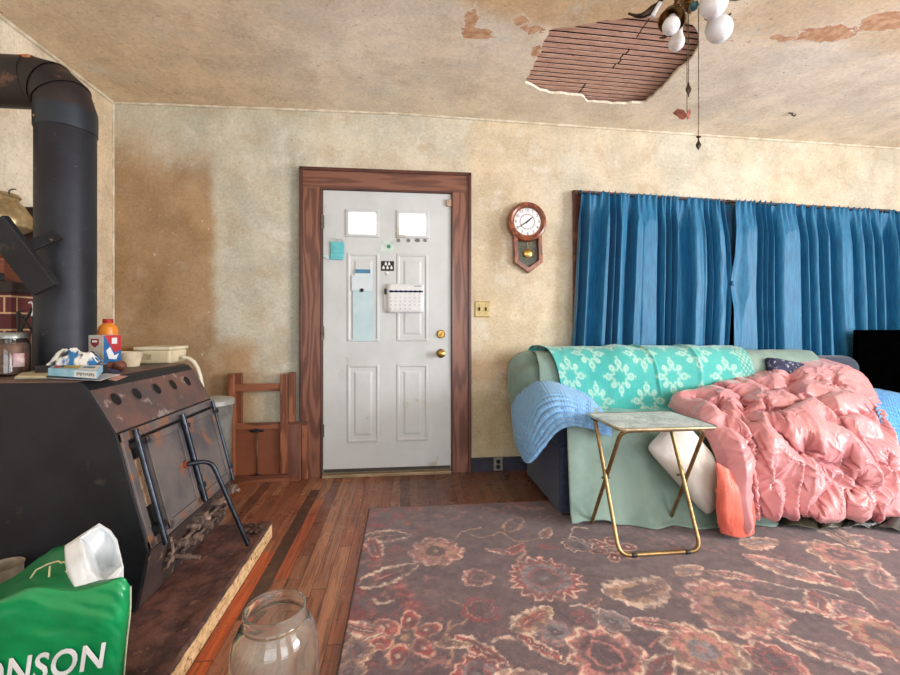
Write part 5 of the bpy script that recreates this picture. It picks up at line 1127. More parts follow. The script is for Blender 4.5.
# ================================================================== SOFA
m_nav = M('navy_sofa_cloth', (44, 58, 82), (34, 46, 68), 30, .85, bmp=.35, bscale=200, sheen=.2)
SX0, SX1 = 0.975, 3.42
sofa = thing('sofa', (2.2, -.5, RZ), 'long navy sofa under layered throws in front of the blue curtain', 'sofa')
mb = MB(); mb.bb((SX0, -.825, .022), (SX1, -.16, .40)); obj('base', mb, m_nav, sofa, bevel=.02, bseg=3)
mb = MB(); mb.bb((SX0 + .03, -.385, .36), (SX1 - .02, -.170, .850)); obj('backrest', mb, m_nav, sofa, bevel=.09, bseg=5)
for a, b, zt in ((SX0, SX0 + .20, .580), (SX1 - .20, SX1, .50)):
    mb = MB(); mb.bb((a, -.815, .36), (b, -.17, zt)); obj('arm', mb, m_nav, sofa, bevel=.06, bseg=5)
for k in range(3):
    w = (SX1 - SX0 - .46) / 3; a = SX0 + .215 + w * k; mb = MB(); mb.bb((a, -.815, .38), (a + w - .008, -.38, .475)); obj('seat_cushion', mb, m_nav, sofa, bevel=.03, bseg=4)
for a in (SX0 + .05, SX1 - .05):
    for b in (-.79, -.20):
        mb = MB(); mb.bb((a - .025, b - .025, RZ + .0005), (a + .025, b + .025, .03)); obj('foot', mb, m_black, sofa, smooth=False)
# ---- sage sheet over back, seat and front
m_sage = M('sage_sheet', (136, 160, 150), (116, 142, 134), 4, .8, bmp=.2, bscale=120, sheen=.15)
prof_s = [(-.155, .66), (-.15, .84), (-.19, .885), (-.26, .892), (-.35, .875), (-.415, .79), (-.425, .62), (-.45, .505), (-.60, .492), (-.80, .492), (-.855, .455), (-.872, .25), (-.885, .06), (-.90, .016)]
ns, nt = 240, 130
ctrl = [[(SX0 + .012, y, z) for y, z in prof_s], [(2.2, y, z) for y, z in prof_s], [(SX1 - .40, y, z) for y, z in prof_s]]
P = catmull(ctrl, ns, nt); s, t_ = np.meshgrid(np.linspace(0, 1, ns), np.linspace(0, 1, nt), indexing='ij')
x = P[..., 0]
front = sst(.70, .80, t_) 
fold = .034 * np.abs(np.sin(x * 9.5 + 2.2 * fbm(x * 2, 0 * x, 301))) + .010 * np.sin(x * 31 + 3 * fbm(x * 3, t_, 303))
P[..., 1] -= front * fold * (.4 + .8 * sst(.75, 1, t_)) + sst(.8, 1, t_) * .10 * sst(1.0, 1.7, x)
P[..., 2] += (1 - front) * .012 * (fbm(x * 7, t_ * 14, 305) - .3) + .006 * (fbm(x * 20, t_ * 30, 307) - .5)
dgn = sst(.35, .5, t_) * (1 - front); P[..., 2] += dgn * .006
armk = sst(SX0 + .27, SX0 + .20, x) * sst(.42, .48, t_); P[..., 2] += armk * .118 * np.clip(P[..., 2] / .47, 0, 1) ** .5; P[..., 1] -= .018 * front
P[..., 2] = np.maximum(P[..., 2], RZ + .002)
# the seat front sags towards the middle of the sofa
sh = thing('sofa_sheet', (2.0, -.5, RZ + .002), 'sage green sheet draped over the sofa back, seat and front to the rug', 'sheet')
surf('sheet', P, m_sage, sh, solid=.003)
ctl = [[(530, 350.5, -.215), (546, 366, -.36), (553, 392, -.44)], [(518, 355, -.20), (528, 370, -.33), (535, 395, -.43)], [(510, 365, -.165), (517, 385, -.28), (528, 412, -.38)], [(507.5, 391, -.15), (513, 408, -.22), (524, 428, -.31)]]
C3 = [[AtY(u, v, y) for u, v, y in r] for r in ctl]; P = catmull(C3, 40, 40); Nn = normals(P); s, t_ = np.meshgrid(np.linspace(0, 1, 40), np.linspace(0, 1, 40), indexing='ij')
P = P + Nn * (.010 * np.sin(t_ * 14 + 3 * s))[..., None]; surf('hanging_corner', P, m_sage, sh, solid=.003)
# ---- aqua throw with pale medallions
prof_t = [(-.150, .80), (-.165, .892), (-.215, .915), (-.275, .915), (-.365, .893), (-.432, .80), (-.446, .66), (-.47, .535), (-.52, .522), (-.62, .522)]
ns, nt = 420, 170
x0s, x1s = .965, 2.46
rows = []
for f_ in np.linspace(0, 1, 5): rows.append([(x0s + (x1s - x0s) * f_ + .22 * (k / 9.) * (1 - f_) ** 3 + .02 * k / 9., y, z) for k, (y, z) in enumerate(prof_t)])
P = catmull(rows, ns, nt); s, t_ = np.meshgrid(np.linspace(0, 1, ns), np.linspace(0, 1, nt), indexing='ij')
arcl = np.concatenate((np.zeros((ns, 1)), np.cumsum(np.linalg.norm(np.diff(P, axis=1), axis=2), 1)), 1); xx = s * (x1s - x0s)
Nn = normals(P); 
if Nn[200, 100, 1] > 0: Nn = -Nn
hgt = .008 * (1 - np.abs(2 * fbm(xx * 6 + arcl * 3, arcl * 3, 323, 2) - 1)) + .010 * np.maximum(0, np.sin(xx * 11 + arcl * 3 + 2 * fbm(xx * 2, arcl * 2, 311))) ** 2 + .012 * np.exp(-((xx - .74 - .1 * arcl) / .012) ** 2) + .010 * np.exp(-((xx - 1.1) / .015) ** 2) + .006 * fbm(xx * 8, arcl * 8, 313)
P = P + Nn * (hgt * sst(0, .15, t_))[..., None]
tc = np.zeros(P.shape) + lin((62, 168, 164)); tc = blend(tc, sst(.4, .7, fbm(xx * 3, arcl * 3, 315)) * .5, (88, 186, 180))
jx_ = xx + .004 * (fbm(xx * 40, arcl * 40, 317) - .5) * 2; jy_ = arcl + .004 * (fbm(xx * 40 + 9, arcl * 40, 319) - .5) * 2
at = .33
mk = np.zeros(xx.shape)
for kx in range(-1, 5):
    for r_, (ox, oy) in enumerate(((.30, at), (.10, at + .16), (.10, at - .15), (.30, at + .32))):
        X = (jx_ - (ox + .40 * kx)) / 1.0; Y = (jy_ - oy) / 1.0; r = np.hypot(X * .92, Y); th = np.arctan2(Y, X)
        q4 = (np.abs(X) + np.abs(Y)) * .78; rr_ = np.minimum(r * 1.0, .5 * r + .5 * q4)
        m_ = np.exp(-((rr_ - .050 - .005 * np.cos(8 * th)) / .0085) ** 2) * (.75 + .25 * np.cos(24 * th))
        for b_ in range(8):
            aa = b_ * PI / 4; R_ = .079 if b_ % 2 else .088; rb = .013 if b_ % 2 else .018
            db = np.hypot(X - R_ * np.cos(aa), Y - R_ * np.sin(aa)); m_ = np.maximum(m_, np.exp(-((db - rb) / .0055) ** 2)); m_ = np.maximum(m_, np.exp(-(db / .006) ** 2) * .9)
        for b_ in range(16):
            aa = (b_ + .5) * PI / 8; db = np.hypot(X - .066 * np.cos(aa), Y - .066 * np.sin(aa)); m_ = np.maximum(m_, np.exp(-(db / .0065) ** 2) * .8)
        for b_ in range(4):
            aa = b_ * PI / 2; db = np.hypot((X - .120 * np.cos(aa)), (Y - .120 * np.sin(aa))); m_ = np.maximum(m_, np.exp(-(db / .010) ** 2) * .8)
        mk = np.maximum(mk, m_)
tc = blend(tc, np.clip(mk * (.75 + .5 * fbm(xx * 50, arcl * 50, 321)), 0, 1) * .9, (186, 218, 204))
tc = blend(tc, sst(x1s - x0s - .10, x1s - x0s - .085, xx) * .6, (72, 150, 144)); tc = blend(tc, sst(x1s - x0s - .10, x1s - x0s - .085, xx) * (np.sin(arcl * 160) * np.sin(xx * 200) > .2) * .6, (176, 206, 190))
tag(surf('throw_blanket', P, MC('aqua_throw_weave', .8, .1, 120, .3, 260, .3), col=tc, solid=.004), 'aqua throw with pale lace medallions along the sofa back', 'throw')
# ---- blue ribbed blankets on the arms
m_rib = MC('blue_ribbed_chenille', .9, .06, 60, .15, 160, .3)
RIBUP = .022
def ribbed(name, ctl, n1, n2, label, freq, along, seed, rib_shade=(58, 110, 176), rib_light=(132, 182, 226)):
    C3 = [[AtY(u, v, y) for u, v, y in r] for r in ctl]; P = catmull(C3, n1, n2); Nn = normals(P)
    view = CAM - P; sg = np.sign(np.mean(np.sum(Nn * view, 2))); Nn = Nn * sg
    s, t_ = np.meshgrid(np.linspace(0, 1, n1), np.linspace(0, 1, n2), indexing='ij'); q = s if along == 0 else t_
    P = P + Nn * (RIBUP + .019 * np.abs(np.sin(PI * (q * freq + 1.2 * (fbm(s * 3, t_ * 3, seed) - .5)))) * (.75 + .25 * np.cos(2 * PI * (t_ if along == 0 else s) * 60)) + .014 * (fbm(s * 3.3, t_ * 3.3, seed + 3) - .3))[..., None]
    rb = np.abs(np.sin(PI * (q * freq + 1.2 * (fbm(s * 3, t_ * 3, seed) - .5)))); cc_ = np.zeros(P.shape) + lin(rib_shade); cc_ = blend(cc_, sst(.15, .75, rb), rib_light)  # rib valleys darker and ridges lighter: their shading is put into the colour
    return tag(surf(name, P, m_rib, col=cc_, solid=.006), label, 'blanket')
ribbed('blanket', [[(521, 424, -.20), (518.5, 402, -.16), (532, 385.5, -.20), (560, 386, -.24), (575, 396, -.32)],
                   [(522, 440, -.42), (521, 414, -.40), (540, 388, -.42), (575, 396, -.46), (592, 410, -.52)],
                   [(526, 452, -.62), (526, 424, -.62), (545, 395, -.64), (584, 405, -.66), (603, 424, -.72)],
                   [(533, 463, -.80), (536, 434, -.81), (552, 407, -.83), (585, 414, -.84), (606, 432, -.86)],
                   [(540, 462, -.885), (549, 447, -.905), (563, 430, -.915), (583, 431, -.915), (607, 441, -.92)]], 260, 170, 'pale blue ribbed blanket hanging over the left sofa arm beside the tray table', 19, 0, 331)
ribbed('blanket', [[(858, 392, -.22), (884, 396, -.30), (898, 400, -.32), (904, 412, -.32), (906, 440, -.32)],
                   [(868, 397, -.55), (890, 402, -.58), (912, 408, -.58), (926, 424, -.56), (930, 470, -.54)],
                   [(872, 415, -.86), (895, 421, -.88), (916, 430, -.88), (935, 446, -.84), (940, 490, -.80)],
                   [(878, 442, -.97), (899, 449, -.98), (920, 457, -.98), (940, 468, -.95), (944, 500, -.92)]], 220, 150, 'bright blue ribbed blanket over the far right sofa arm, behind the pink comforter', 20, 0, 341, (30, 96, 172), (92, 166, 226))
# ---- white pillow hanging off the seat
def pillow(name, c, ex, ey, w, h, th, mat, label, cat, seed):
    n = 50; a, b = np.meshgrid(np.linspace(-1, 1, n), np.linspace(-1, 1, n), indexing='ij'); ex = np.array(ex, float); ex /= np.linalg.norm(ex); ey = np.array(ey, float); ey -= ex * (ex @ ey); ey /= np.linalg.norm(ey); ez = np.cross(ex, ey)
    k = 1 - .10 * (1 - a ** 2) * 0; prof_ = np.clip((1 - a ** 4) * (1 - b ** 4), 0, 1) ** .5; cr_ = 1 - .10 * (a * b) ** 4
    sx = a * (1 - .07 * (1 - b ** 2) * np.sign(1)) ; sy = b * (1 - .07 * (1 - a ** 2))
    t0 = thing(name, tuple(c), label, cat); base = np.array(c)[None, None] + (sx * cr_ * w / 2)[..., None] * ex + (sy * cr_ * h / 2)[..., None] * ey
    wk = .012 * (fbm(a * 3, b * 3, seed) - .5) * prof_
    surf('front_side', base + ((th / 2) * prof_ + wk)[..., None] * ez, mat, t0); surf('back_side', base - ((th / 2) * prof_)[..., None] * ez, mat, t0); return t0
wc = AtY(689, 462, -1.00)
ta, tb = AtY(648, 438, -.99), AtY(707, 505, -1.03); tcq = AtY(726, 425, -.95)
pillow('pillow', wc + np.array((.015, .0, -.015)), tb - ta, tcq - ta, .50, .27, .13, M('white_pillowcase', (218, 214, 208), (204, 200, 192), 5, .75, bmp=.2, bscale=80, sheen=.15), 'cream white pillow slipping off the sofa seat behind the tray table', 'pillow', 351)
dc_ = AtY(791, 367, -.48)
pillow('cushion', dc_ + np.array((0, .03, -.02)), (1, -.1, -.2), (0, .5, 1), .30, .13, .10, M('navy_print_cushion', (44, 48, 82), (30, 34, 62), 30, .8, c3=(150, 150, 170), s3=40, t3=.56), 'navy printed cushion peeping out above the pink comforter', 'cushion', 353)
# ---- pink ruched comforter
cg = [[(668, 407, -.56), (704, 391, -.48), (742, 380, -.38), (795, 363.5, -.32), (835, 367, -.34), (866, 388, -.44)],
      [(682, 417, -.72), (715, 410, -.66), (755, 405, -.62), (800, 396, -.60), (845, 400, -.68), (885, 420, -.90)],
      [(702, 432, -.94), (735, 436, -.94), (775, 435, -.95), (815, 430, -.96), (858, 435, -1.0), (897, 452, -1.05)],
      [(716, 460, -1.05), (745, 464, -1.05), (785, 466, -1.06), (825, 464, -1.06), (868, 468, -1.08), (906, 485, -1.10)],
      [(720, 496, -1.10), (748, 491, -1.09), (790, 490, -1.09), (832, 489, -1.10), (875, 491, -1.11), (908, 499, -1.13)],
      [(726, 520, -1.11), (752, 510, -1.10), (790, 504, -1.10), (832, 504, -1.10), (875, 507, -1.11), (912, 512, -1.13)],
      [(735, 518, -1.06), (755, 512, -1.06), (790, 506, -1.06), (832, 505, -1.06), (875, 508, -1.07), (912, 513, -1.09)]]
C3 = [[AtY(u, v, y) for u, v, y in r] for r in cg]
n1, n2 = 380, 400
P = catmull(C3, n1, n2); Nn = normals(P); sg = np.sign(np.mean(np.sum(Nn * (CAM - P), 2))); Nn *= sg
a1 = np.concatenate((np.zeros((1, n2)), np.cumsum(np.linalg.norm(np.diff(P, axis=0), axis=2), 0))); a2 = np.concatenate((np.zeros((n1, 1)), np.cumsum(np.linalg.norm(np.diff(P, axis=1), axis=2), 1)), 1)
# ruched gathers of the fabric, each with pleats running out from it
def near(u, v):
    d = P - CAM; zc = d[..., 0] * sn + d[..., 1] * cs; U = 450 + FPX * (d[..., 0] * cs - d[..., 1] * sn) / zc; V = HZ - FPX * d[..., 2] / zc
    k = np.argmin((U - u) ** 2 + (V - v) ** 2); return a1.flat[k], a2.flat[k]
m1, m2 = 170, 176
Pb = catmull(C3, m1, m2); Nb = normals(Pb); Nb *= np.sign(np.mean(np.sum(Nb * (CAM - Pb), 2)))
s, t_ = np.meshgrid(np.linspace(0, 1, m1), np.linspace(0, 1, m2), indexing='ij')
edg = np.clip(np.minimum(np.minimum(s / .10, (1 - s) / .20), np.minimum(t_ / .10, (1 - t_) / .22)), 0, 1)
Pb = Pb - Nb * (.034 * edg ** .5)[..., None]; Pb[..., 2] = np.maximum(Pb[..., 2], RZ + .012); HMX = .012 + .042 * edg ** .6
def near_ix(u, v):
    d = Pb - CAM; zc = d[..., 0] * sn + d[..., 1] * cs; U = 450 + FPX * (d[..., 0] * cs - d[..., 1] * sn) / zc; V = HZ - FPX * d[..., 2] / zc
    return np.unravel_index(np.argmin((U - u) ** 2 + (V - v) ** 2), U.shape)
pins = [near_ix(*q) for q in ((829, 403), (877, 466), (763, 424), (803, 500), (735, 449), (842, 480), (797, 452), (760, 482), (715, 421))]
# the heap's own big folds: valleys running between the puffed ridges
A1 = np.concatenate((np.zeros((1, m2)), np.cumsum(np.linalg.norm(np.diff(Pb, axis=0), axis=2), 0))); A2 = np.concatenate((np.zeros((m1, 1)), np.cumsum(np.linalg.norm(np.diff(Pb, axis=1), axis=2), 1)), 1)
WX1 = A1 + .035 * (fbm(A1 * 7, A2 * 7, 421, 3) - .5) * 2; WX2 = A2 + .035 * (fbm(A1 * 7 + 5, A2 * 7, 423, 3) - .5) * 2
dmin = np.full((m1, m2), 9.); sal = np.zeros((m1, m2)); run_ = 0.0
for ln in ([(545, 215), (610, 222), (662, 212), (705, 188)], [(655, 95), (640, 140), (668, 195)], [(440, 190), (530, 235), (560, 330), (590, 425)], [(600, 245), (645, 300), (655, 400)], [(645, 285), (710, 305), (800, 350)], [(715, 228), (790, 268), (825, 335)],
           [(630, 400), (700, 345), (765, 345)], [(830, 190), (798, 255), (832, 335), (815, 425)], [(740, 290), (735, 350), (775, 405), (770, 440)], [(485, 150), (535, 185), (550, 235)], [(490, 240), (545, 300), (578, 445)], [(765, 95), (785, 125), (850, 150)],
           [(700, 190), (740, 225), (800, 215), (840, 230)], [(555, 140), (600, 175), (640, 170)], [(845, 290), (880, 360), (870, 430)], [(655, 400), (690, 420), (700, 445)], [(590, 320), (620, 350), (600, 420)]):
    pts_ = [near_ix(500 + x_ / 2.25, 330 + y_ / 2.25) for x_, y_ in ln]; pts_ = [np.array((A1[q], A2[q])) for q in pts_]
    for a_, b_ in zip(pts_, pts_[1:]):
        ab = b_ - a_; tq = np.clip(((WX1 - a_[0]) * ab[0] + (WX2 - a_[1]) * ab[1]) / (ab @ ab + 1e-9), 0, 1); dn = np.hypot(WX1 - a_[0] - tq * ab[0], WX2 - a_[1] - tq * ab[1]); sal = np.where(dn < dmin, run_ + tq * np.linalg.norm(ab), sal); dmin = np.minimum(dmin, dn); run_ += np.linalg.norm(ab)
roll = 1 - np.abs(2 * fbm(WX1 * 5 + 2 * WX2, WX2 * 4 - WX1, 425, 2) - 1)
hh = (.092 * (1 - np.exp(-(dmin / .040) ** 1.3)) + .035 * (roll - .5)) * edg ** .7
for q in pins[:2]: hh = hh - .03 * np.exp(-((A1 - A1[q]) ** 2 + (A2 - A2[q]) ** 2) / .035 ** 2)
Pb = Pb + Nb * hh[..., None]
Pb[..., 2] = np.maximum(Pb[..., 2], RZ + .012)
# excess quilted cloth relaxed over the heap: stitched down at the gathers, it puffs up between them and pleats towards them
X = Pb + Nb * (.006 + .020 * (fbm(*np.meshgrid(np.arange(m1) * .22, np.arange(m2) * .22, indexing='ij'), 401, 3)))[..., None]
Xp = X.copy(); EX = 1.18
cons = []
for di, dj, st_ in ((1, 0, 1.0), (0, 1, 1.0), (1, 1, .6), (1, -1, .6), (3, 0, .3), (0, 3, .3)):
    a_ = (slice(0, m1 - di), slice(0, m2 - dj) if dj >= 0 else slice(-dj, m2)); b_ = (slice(di, m1), slice(dj, m2) if dj >= 0 else slice(0, m2 + dj))
    cons.append((a_, b_, np.linalg.norm(Pb[b_] - Pb[a_], axis=2) * EX, st_, di == 3 or dj == 3))
for it in range(160):
    V_ = (X - Xp) * .90; Xp = X.copy(); X = X + V_ + Nb * .0004
    for sw in range(3):
        acc = np.zeros_like(X); wt = np.zeros(X.shape[:2])
        for a_, b_, l0, st_, bend in cons:
            d = X[b_] - X[a_]; L = np.linalg.norm(d, axis=2) + 1e-9; df = (L - l0) / L
            if bend: df = np.where(L < l0 * .72, (L - l0 * .72) / L, np.maximum(df, 0)) 
            cr = d * (df * .5 * st_)[..., None]; acc[a_] += cr; acc[b_] -= cr; wt[a_] += st_; wt[b_] += st_
        X = X + acc / np.maximum(wt, 1e-6)[..., None] * 1.5
        for q in pins:
            w_ = (slice(max(0, q[0] - 2), q[0] + 3), slice(max(0, q[1] - 2), q[1] + 3)); X[w_] = X[w_] * .4 + (Pb[w_] + .006 * Nb[w_]) * .6
        X[0], X[-1], X[:, 0], X[:, -1] = Pb[0], Pb[-1], Pb[:, 0], Pb[:, -1]
        h = np.sum((X - Pb) * Nb, 2); X = X + Nb * (np.maximum(.004 - h, 0) - np.maximum(h - HMX, 0))[..., None]
P = catmull(X, n1, n2); Nn = normals(P); Nn *= np.sign(np.mean(np.sum(Nn * (CAM - P), 2)))
fine = 1 - np.abs(2 * fbm(a1 * 26 + 3 * fbm(a1 * 5, a2 * 5, 367), a2 * 9, 371, 2) - 1); fin2 = 1 - np.abs(2 * fbm(a1 * 9, a2 * 26, 372, 2) - 1)
pick = sst(.4, .6, fbm(a1 * 4, a2 * 4, 379)); P = P + Nn * (.003 * ((fine * (1 - pick) + fin2 * pick) ** 2 - .4))[..., None]
DM, SA = np.moveaxis(catmull(np.stack((dmin, sal), -1), n1, n2), -1, 0)
ple = (1 - np.abs(np.sin(PI * SA / .048 + 4.0 * fbm(a1 * 9, a2 * 9, 431, 2)))) ** 1.2 - .35
P = P + Nn * (.009 * ple * np.exp(-(DM / .05) ** 1.5) * sst(.004, .016, DM) * sst(.35, .5, fbm(a1 * 6, a2 * 6, 433)))[..., None]
long_ = 1 - np.abs(2 * fbm(DM * 22 + 2, SA * 3, 435, 1) - 1); P = P + Nn * (.006 * (long_ ** 2 - .3) * sst(.02, .05, DM))[..., None]
for k, q in enumerate(pins):
    dv = P - Pb[q]; tx = Pb[min(q[0] + 1, m1 - 1), q[1]] - Pb[q[0] - 1, q[1]]; tx = tx / np.linalg.norm(tx); ty = np.cross(Nb[q], tx); dx, dy = dv @ tx, dv @ ty; d = np.hypot(dx, dy); th = np.arctan2(dy, dx)
    ple = (1 - np.abs(np.sin(th * (4 + k % 3) + 1.6 * fbm(dx * 16, dy * 16, 411 + k)))) ** 1.3 - .35
    P = P + Nn * (.013 * ple * np.exp(-(d / .09) ** 1.5) * sst(.006, .03, d))[..., None]
P[..., 2] = np.maximum(P[..., 2], RZ + .006)
m_pink = M('pink_satin', (210, 146, 148), (198, 130, 136), 4, .36, bmp=.15, bscale=40, sheen=.25, spec=.45)
cf = thing('comforter', tuple(AtY(800, 460, -1.0)), 'rumpled pink satin comforter with ruched puffs heaped on the sofa', 'comforter')
surf('top_side', P, m_pink, cf, solid=.002)
# the turned-back corner shows the coral lining
cl = [[(716, 462, -1.085), (727, 470, -1.10), (738, 480, -1.10), (749, 495, -1.09)], [(718, 482, -1.11), (728, 486, -1.135), (740, 494, -1.135), (752, 506, -1.10)], [(719, 510, -1.12), (727, 512, -1.15), (741, 515, -1.15), (753, 518, -1.12)], [(722, 531, -1.11), (730, 534, -1.13), (742, 536, -1.13), (752, 532, -1.11)]]
C3 = [[AtY(u - 1, v, y - .035) for u, v, y in r] for r in cl]; P = catmull(C3, 60, 60); Nn = normals(P); Nn *= np.sign(np.mean(np.sum(Nn * (CAM - P), 2))); s, t_ = np.meshgrid(np.linspace(0, 1, 60), np.linspace(0, 1, 60), indexing='ij')
P = P + Nn * (.010 * (fbm(s * 4, t_ * 7, 381) - .5))[..., None]; P[..., 2] = np.maximum(P[..., 2], RZ + .004)
o = surf('turned_corner', P, M('coral_lining', (224, 108, 88), (206, 92, 76), 5, .5, bmp=.15, sheen=.2), cf, solid=.015); o['label'] = 'coral lining turned outwards'
# ---- dark cloth crumpled on the floor under the comforter
dk = [[(770, 512, -1.05), (820, 513, -1.04), (870, 514, -1.02), (920, 518, -1.0)], [(776, 516, -1.09), (822, 519, -1.09), (868, 519, -1.07), (920, 524, -1.05)], [(784, 521, -1.14), (828, 527, -1.15), (868, 524, -1.12), (920, 531, -1.12)]]
n1, n2 = 40, 120; P = catmull([[AtZ(u - 6, v + 6, RZ) for u, v, y in r] for r in dk], n1, n2); s, t_ = np.meshgrid(np.linspace(0, 1, n1), np.linspace(0, 1, n2), indexing='ij')
P[..., 2] = RZ + .003 + (.055 * np.abs(np.sin(t_ * 13 + 2 * fbm(t_ * 4, s, 391) + s * 2)) * np.sin(PI * np.clip(s * .9 + .05, 0, 1)) + .02 * fbm(t_ * 14, s * 4, 393)) * sst(0, .1, t_)
tag(surf('dark_cloth', P, M('olive_black_satin', (70, 68, 54), (46, 46, 42), 6, .35, bmp=.1), solid=.003), 'dark olive cloth crumpled on the rug under the pink comforter', 'cloth')
# ================================================================== TELEVISION behind the sofa's far arm
tvx, tvy = AtY(856, 330, -.24)[0], -.24; zt = AtY(856, 330, -.24)[2]
m_tv = M('black_screen', (2, 2, 2), (1, 1, 1), bmp=0, rough=.9, spec=.0)
t = thing('television', (tvx + .4, tvy, .5), 'flat black television standing past the far right end of the sofa', 'television')
mb = MB(); mb.bb((tvx, tvy - .012, zt - .47), (tvx + .80, tvy + .02, zt)); obj('screen', mb, m_tv, t, smooth=False)
mb = MB(); mb.bb((tvx + .15, tvy + .0205, zt - .42), (tvx + .65, tvy + .045, zt - .1)); obj('rear_housing', mb, m_black, t, smooth=False, bevel=.01)
mb = MB(); mb.bb((tvx + .36, tvy - .008, .502), (tvx + .44, tvy + .016, zt - .47)); mb.bb((tvx + .2, tvy - .09, .4905), (tvx + .6, tvy + .09, .503)); obj('stand', mb, m_black, t, smooth=False)
t2 = thing('side_cabinet', (tvx + .4, tvy, 0), 'low dark cabinet carrying the television beyond the sofa', 'cabinet')
mb = MB(); mb.bb((tvx + .12, tvy - .16, .02), (tvx + .85, -.02 - .08, .46)); obj('carcass', mb, M('dark_brown_cabinet', (62, 44, 36), (46, 32, 28), 4, .5), t2, smooth=False)
mb = MB(); mb.bb((tvx + .11, tvy - .17, .46), (tvx + .86, -.10, .4902)); obj('top', mb, M('dark_brown_top', (70, 50, 40), (52, 36, 30), 4, .4), t2, smooth=False)
mb = MB(); mb.bb((tvx + .14, tvy - .15, 0), (tvx + .82, -.12, .02)); obj('plinth', mb, m_black, t2, smooth=False)
# ================================================================== TRAY TABLE
m_gold = M('tarnished_gold_tube', (170, 142, 98), (134, 108, 72), 16, .34, .8, bmp=.1)
def marble():
    m, n, l, bs = newmat('grey_marble_laminate'); v = coords(n, l, (1, 1, 1)); w_ = noise(n, l, v, 7, 6, .6, 1.6)
    c = mixc(n, l, ramp(n, l, w_, .35, .65), L4((228, 228, 230)), L4((190, 192, 196))); vein = mathn(n, l, 'ABSOLUTE', mathn(n, l, 'SUBTRACT', noise(n, l, v, 5, 5, .6, 2.2), .5))
    c = mixc(n, l, mathn(n, l, 'MULTIPLY', ramp(n, l, vein, .035, 0.0), .5), c, L4((124, 128, 136))); l.new(c, bs.inputs['Base Color']); bs.inputs['Roughness'].default_value = .3; return m
tx0, tx1, ty0, ty1, tz = 1.075, 1.540, -1.307, -.962, .610
t = thing('tray_table', ((tx0 + tx1) / 2, -1.12, RZ), 'folding tray table with grey marbled top and gold tube legs in front of sofa', 'table')
def rrect(x0, x1, y0, y1, r, n=6):
    pts = []
    for (cx_, cy_, a0) in ((x1 - r, y1 - r, 0), (x0 + r, y1 - r, PI / 2), (x0 + r, y0 + r, PI), (x1 - r, y0 + r, 1.5 * PI)):
        pts += [(cx_ + r * math.cos(a0 + PI / 2 * k / n), cy_ + r * math.sin(a0 + PI / 2 * k / n)) for k in range(n + 1)]
    return pts
mb = MB(); mb.prism(rrect(tx0, tx1, ty0, ty1, .03), lambda a, b, d: (a, b, d), tz - .012, tz - .0005); obj('table_top', mb, marble(), t, smooth=False, bevel=.002)
mb = MB(); rim = [(a, b, tz - .006) for a, b in rrect(tx0 - .003, tx1 + .003, ty0 - .003, ty1 + .003, .032)]; mb.tube(rim, .0075, 8, closed=True); obj('rim', mb, M('pale_metal_rim', (190, 178, 152), (150, 138, 112), 14, .3, .8), t)
zb = RZ + .0095; zt_ = tz - .021
fx0, fx1 = tx0 + .015, tx1 - .015; gx0, gx1 = 1.092, 1.492
A = fillet([(1.108, -.935, zb), (fx0 + .012, ty0 + .045, zt_), (fx1 - .012, ty0 + .045, zt_), (1.545, -.945, zb)], .05, 8)
mb = MB(); mb.tube(A, .0095, 12); obj('leg_frame', mb, m_gold, t)
B = fillet([(gx0, ty1 - .05, zt_ + .002), (gx0 + .002, -1.262, zb), (gx1, -1.262, zb), (gx1 - .002, ty1 - .05, zt_ + .002)], .055, 8)
mb = MB(); mb.tube(B, .0095, 12); obj('leg_frame', mb, m_gold, t)
mb = MB()
for xx in (gx0, gx1): mb.box((xx, ty1 - .05, zt_ + .002), (.022, .05, .018))
for xx in (fx0 + .10, fx1 - .10): mb.box((xx, ty0 + .045, zt_ + .003), (.03, .024, .016))
obj('clip', mb, M('dark_plastic_clip', (64, 52, 44), (48, 40, 36)), t, bevel=.003)
for xx, yy in ((gx0 + .004, -1.10), (gx1 - .004, -1.10)):
    mb = MB(); mb.tube([(xx - .016, -1.115, .325), (xx + .024, -1.115, .325)], .006, 8); obj('pivot', mb, m_hinge, t)
for xx in (gx0 + .07, gx1 - .07):
    mb = MB(); mb.tube([(xx - .012, -1.262, zb - .001), (xx + .012, -1.262, zb - .001)], .0108, 10); obj('foot_pad', mb, m_black, t)
# ================================================================== CEILING LIGHT
m_ant = M('antique_brass', (150, 112, 62), (70, 52, 36), 30, .32, .9, bmp=.3, bscale=80)
m_dkb = M('dark_bronze_leaf', (66, 50, 38), (38, 32, 28), 30, .4, .7)
m_bulb = M('frosted_bulb', (232, 234, 238), (222, 226, 232), 3, .25, bmp=0, spec=.6)
lc = AtD(690, -10, 1.60); lx, ly = lc[0], lc[1]; lz = float(cz(lx)); hub = AtD(688, 2, 1.60)[2]
lt = thing('ceiling_light', (lx, ly, hub), 'ornate antique brass ceiling light with bare frosted bulbs and pull chains', 'ceiling light')
mb = MB(); mb.lathe([(0, lz), (.075, lz), (.07, lz - .03), (.03, lz - .055), (.012, lz - .06), (.012, hub + .11), (.03, hub + .10), (.05, hub + .06), (.055, hub + .035), (.035, hub + .012), (.018, hub), (.026, hub - .012), (.016, hub - .028), (.006, hub - .04), (0, hub - .045)], (lx, ly, 0), 28); obj('stem', mb, m_ant, lt)
